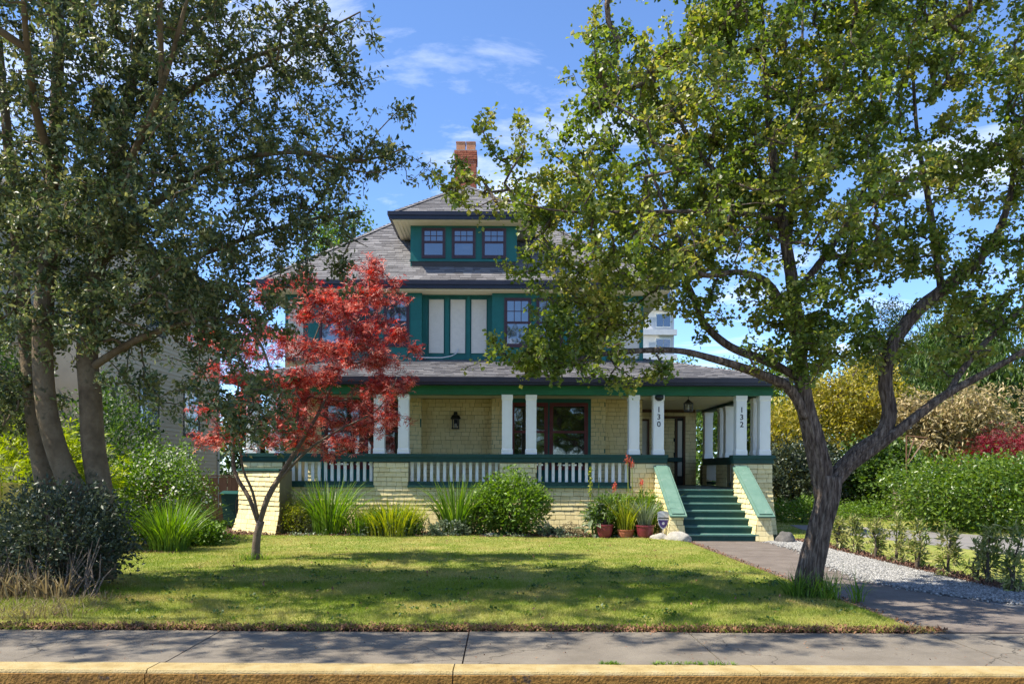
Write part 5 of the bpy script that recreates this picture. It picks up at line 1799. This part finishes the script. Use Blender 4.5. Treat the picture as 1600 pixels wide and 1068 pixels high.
tw = thing('apartment_tower', 'pale apartment tower with balconies far behind the house corner', 'building', (18.5, 95, 0))
part('wall', MB().box(16.6, 20.4, 95, 100, 0, 24.5), M['tower'], tw)
for k in range(7):
    z = 4.0 + k * 2.95
    w_ = part('window', MB().box(18.2, 20.0, 94.9, 94.99, z, z + 1.7), M['white'], tw)
    for j in range(2):
        part('pane', MB().box(18.3 + j * .85, 19.05 + j * .85, 94.8, 94.895, z + .15, z + 1.55), M['glass'], w_)
    part('balcony', MB().box(16.4, 20.6, 94.2, 94.79, z - .95, z - .3), M['tower'], tw)

# ------------------------------------------------------------------ across the street (seen only as reflections)
tree('street_tree', 'tree across the street reflected in the porch windows', (-6, -16, 0), 9, (-6, -16, 5.2), (4.2, 3, 3.6), 7000, 'l_mid', .3, blobs=9)
tree('street_tree', 'low spreading tree across the street reflected between two taller ones', (0, -11, 0), 6, (0, -11, 3.4), (3.2, 2, 2.2), 6000, 'l_bright', .22, blobs=9)
tree('street_tree', 'second tree across the street reflected in the porch glass', (5, -18, 0), 9, (5, -18, 5.0), (4.2, 3, 3.4), 7000, 'l_bright', .3, blobs=9)

# ------------------------------------------------------------------ grass, litter, gravel
def scatter_blades(X, Y, Z, h, w, lean=.5):
    n = len(X)
    a = rng.uniform(0, 2 * np.pi, n)
    s = np.stack([np.cos(a), np.sin(a), np.zeros(n)], 1)
    H = h * rng.uniform(.5, 1.25, n)
    t = np.stack([rng.normal(size=n) * lean * H, rng.normal(size=n) * lean * H, H], 1)
    c = np.stack([X, Y, Z], 1)
    V = np.stack([c - s * w / 2, c + s * w / 2, c + t], 1).reshape(-1, 3)
    T = np.arange(n * 3).reshape(-1, 3)
    return V, T


def lawn_zs(X, Y):
    return np.array([lawn_z(x, y) for x, y in zip(X, Y)]) - .004


def lawn_set(n, x0, x1, y0, y1, h, w):
    X, Y = rng.uniform(x0, x1, n), rng.uniform(y0, y1, n)
    return scatter_blades(X, Y, lawn_zs(X, Y), h, w, .55)


o = leaf_part('grass', join_arrays([lawn_set(150000, -6.8, 4.30, 8.36, 11.5, .045, .006), lawn_set(90000, -8, 4.30, 11.5, 15.5, .038, .008), lawn_set(50000, -8, 4.30, 15.5, 19.55, .032, .011)]), M['l_grass'], None, 'stuff')
o['label'] = 'mown lawn grass with dry patches'
n = 40000
X, Y = rng.uniform(7.4, 16, n), rng.uniform(10.5, 27, n)
keep = ~((X > 8.5 + (18.6 - np.minimum(Y, 18.6)) * .25) & (X < 14.2) & (Y < 24.6))
X, Y = X[keep], Y[keep]
o = leaf_part('grass', scatter_blades(X, Y, np.full(len(X), .006), .05, .012, .6), M['l_grass'], None, 'stuff')
o['label'] = 'grass between the young shrubs and the neighbour drive'
# tufts round the trunks and weeds by the kerb
tu = [blades((3.98 + random.gauss(0, .22), 10.15 + random.gauss(0, .13), .03), 16, random.uniform(.2, .5), .12, .012, .9) for _ in range(26)]
tu += [blades((-4.38 + random.gauss(0, .14), 14.1 + random.gauss(0, .1), .03), 14, random.uniform(.12, .25), .12, .010, .8) for _ in range(14)]
o = leaf_part('grass_tufts', join_arrays(tu), M['l_blade'], None, 'stuff')
o['label'] = 'long grass tufts round the trunk feet'
tu = [blades((x, 6.82 + random.uniform(-.01, .02), .0), 6, .045, .03, .007, 1.2, segs=3) for x in list(rng.normal(.93, .06, 14)) + list(rng.uniform(1.3, 2.0, 40))]
o = leaf_part('kerb_weeds', join_arrays(tu), M['l_blade'], None, 'stuff')
o['label'] = 'small weeds in the joint behind the kerb'

n = 15000
X = rng.uniform(-10, 4.6, n)
Y = 8.27 + rng.normal(size=n) * .055
Z = np.maximum(.004, .012 + np.clip((Y - 8.28) / .5, 0, 1) * .045) + rng.uniform(0, .022, n)
a = leaf_arrays(np.stack([X, Y, Z], 1), .035, 'oval', up=1.3)
n = 1500
X = 4.36 + rng.normal(size=n) * .06
Y = rng.uniform(8.4, 18.5, n)
b_ = leaf_arrays(np.stack([X, Y, np.full(n, .022)], 1), .035, 'oval', up=1.6)
n = 500
c_ = leaf_arrays(np.stack([rng.uniform(-8, 8, n), rng.uniform(6.85, 8.2, n) ** 1.0, np.full(n, .006)], 1), .022, 'oval', up=2.5)
o = leaf_part('leaf_litter', join_arrays([a, b_, c_]), M['litter'], None, 'stuff')
o['label'] = 'rust-brown dead leaves along the pavement edge'

n = 420
X, Y = rng.uniform(-5, 4.2, n), rng.uniform(8.5, 19, n)
o = leaf_part('fallen_leaves', leaf_arrays(np.stack([X, Y, lawn_zs(X, Y) + .03], 1), .05, 'oval', up=2.0), M['litter'], None, 'stuff')
o['label'] = 'a few brown leaves fallen on the lawn'
X, Y = rng.normal(0, .05, (170, 16)) + rng.uniform(-4.5, 4.1, (170, 1)), rng.normal(0, .05, (170, 16)) + rng.uniform(8.5, 14, (170, 1))
X, Y = X.ravel(), Y.ravel()
o = leaf_part('lawn_weeds', leaf_arrays(np.stack([X, Y, lawn_zs(X, Y) + .03], 1), .04, 'round', up=1.2), M['l_mid'], None, 'stuff')
o['label'] = 'clover and broad-leaved weeds in the lawn'
n = 5200
X = rng.uniform(-9, 4.5, n)
clumps_ = np.array([mnoise.noise(Vector((x * 1.9, 3, 0))) for x in X])
Y = 8.28 + rng.normal(size=n) * .05 - np.clip(clumps_, 0, 1) * .13
o = leaf_part('edge_grass', scatter_blades(X, Y, np.full(n, .008), .06, .007, 1.0), M['l_grass'], None, 'stuff')
o['label'] = 'ragged grass hanging over the back edge of the pavement'
# gravel: squashed octahedra lying close
n = 26000
Y = rng.uniform(9.1, 19, n)
left = np.interp(Y, [9.1, 10.2, 11, 12, 14.2, 16.5, 19], [7.2, 6.2, 5.8, 5.5, 5.8, 6.25, 6.3]) + rng.normal(size=n) * .1
right = np.interp(Y, [9.1, 10.6, 11.5, 19], [12, 7.4, 6.97, 6.97]) + rng.normal(size=n) * .03
X = left + (right - left) * rng.uniform(0, 1, n)
s = .022 * rng.uniform(.6, 1.5, (n, 1))
C = np.stack([X, Y, .014 + s[:, 0] * .25], 1)
d = unit(rng.normal(size=(n, 3)) * np.array([1, 1, .25]))
e2 = unit(np.cross(d, rng.normal(size=(n, 3))))
e3 = np.cross(d, e2)
V = np.stack([C + d * s, C - d * s, C + e2 * s * .8, C - e2 * s * .8, C + e3 * s * .6, C - e3 * s * .6], 1).reshape(-1, 3)
T8 = np.array([(0, 2, 4), (2, 1, 4), (1, 3, 4), (3, 0, 4), (2, 0, 5), (1, 2, 5), (3, 1, 5), (0, 3, 5)])
T = (np.arange(n)[:, None, None] * 6 + T8[None]).reshape(-1, 3)
o = leaf_part('gravel', (V, T), M['gravel'], None, 'stuff')
o['label'] = 'pale grey gravel spread beside the asphalt path'
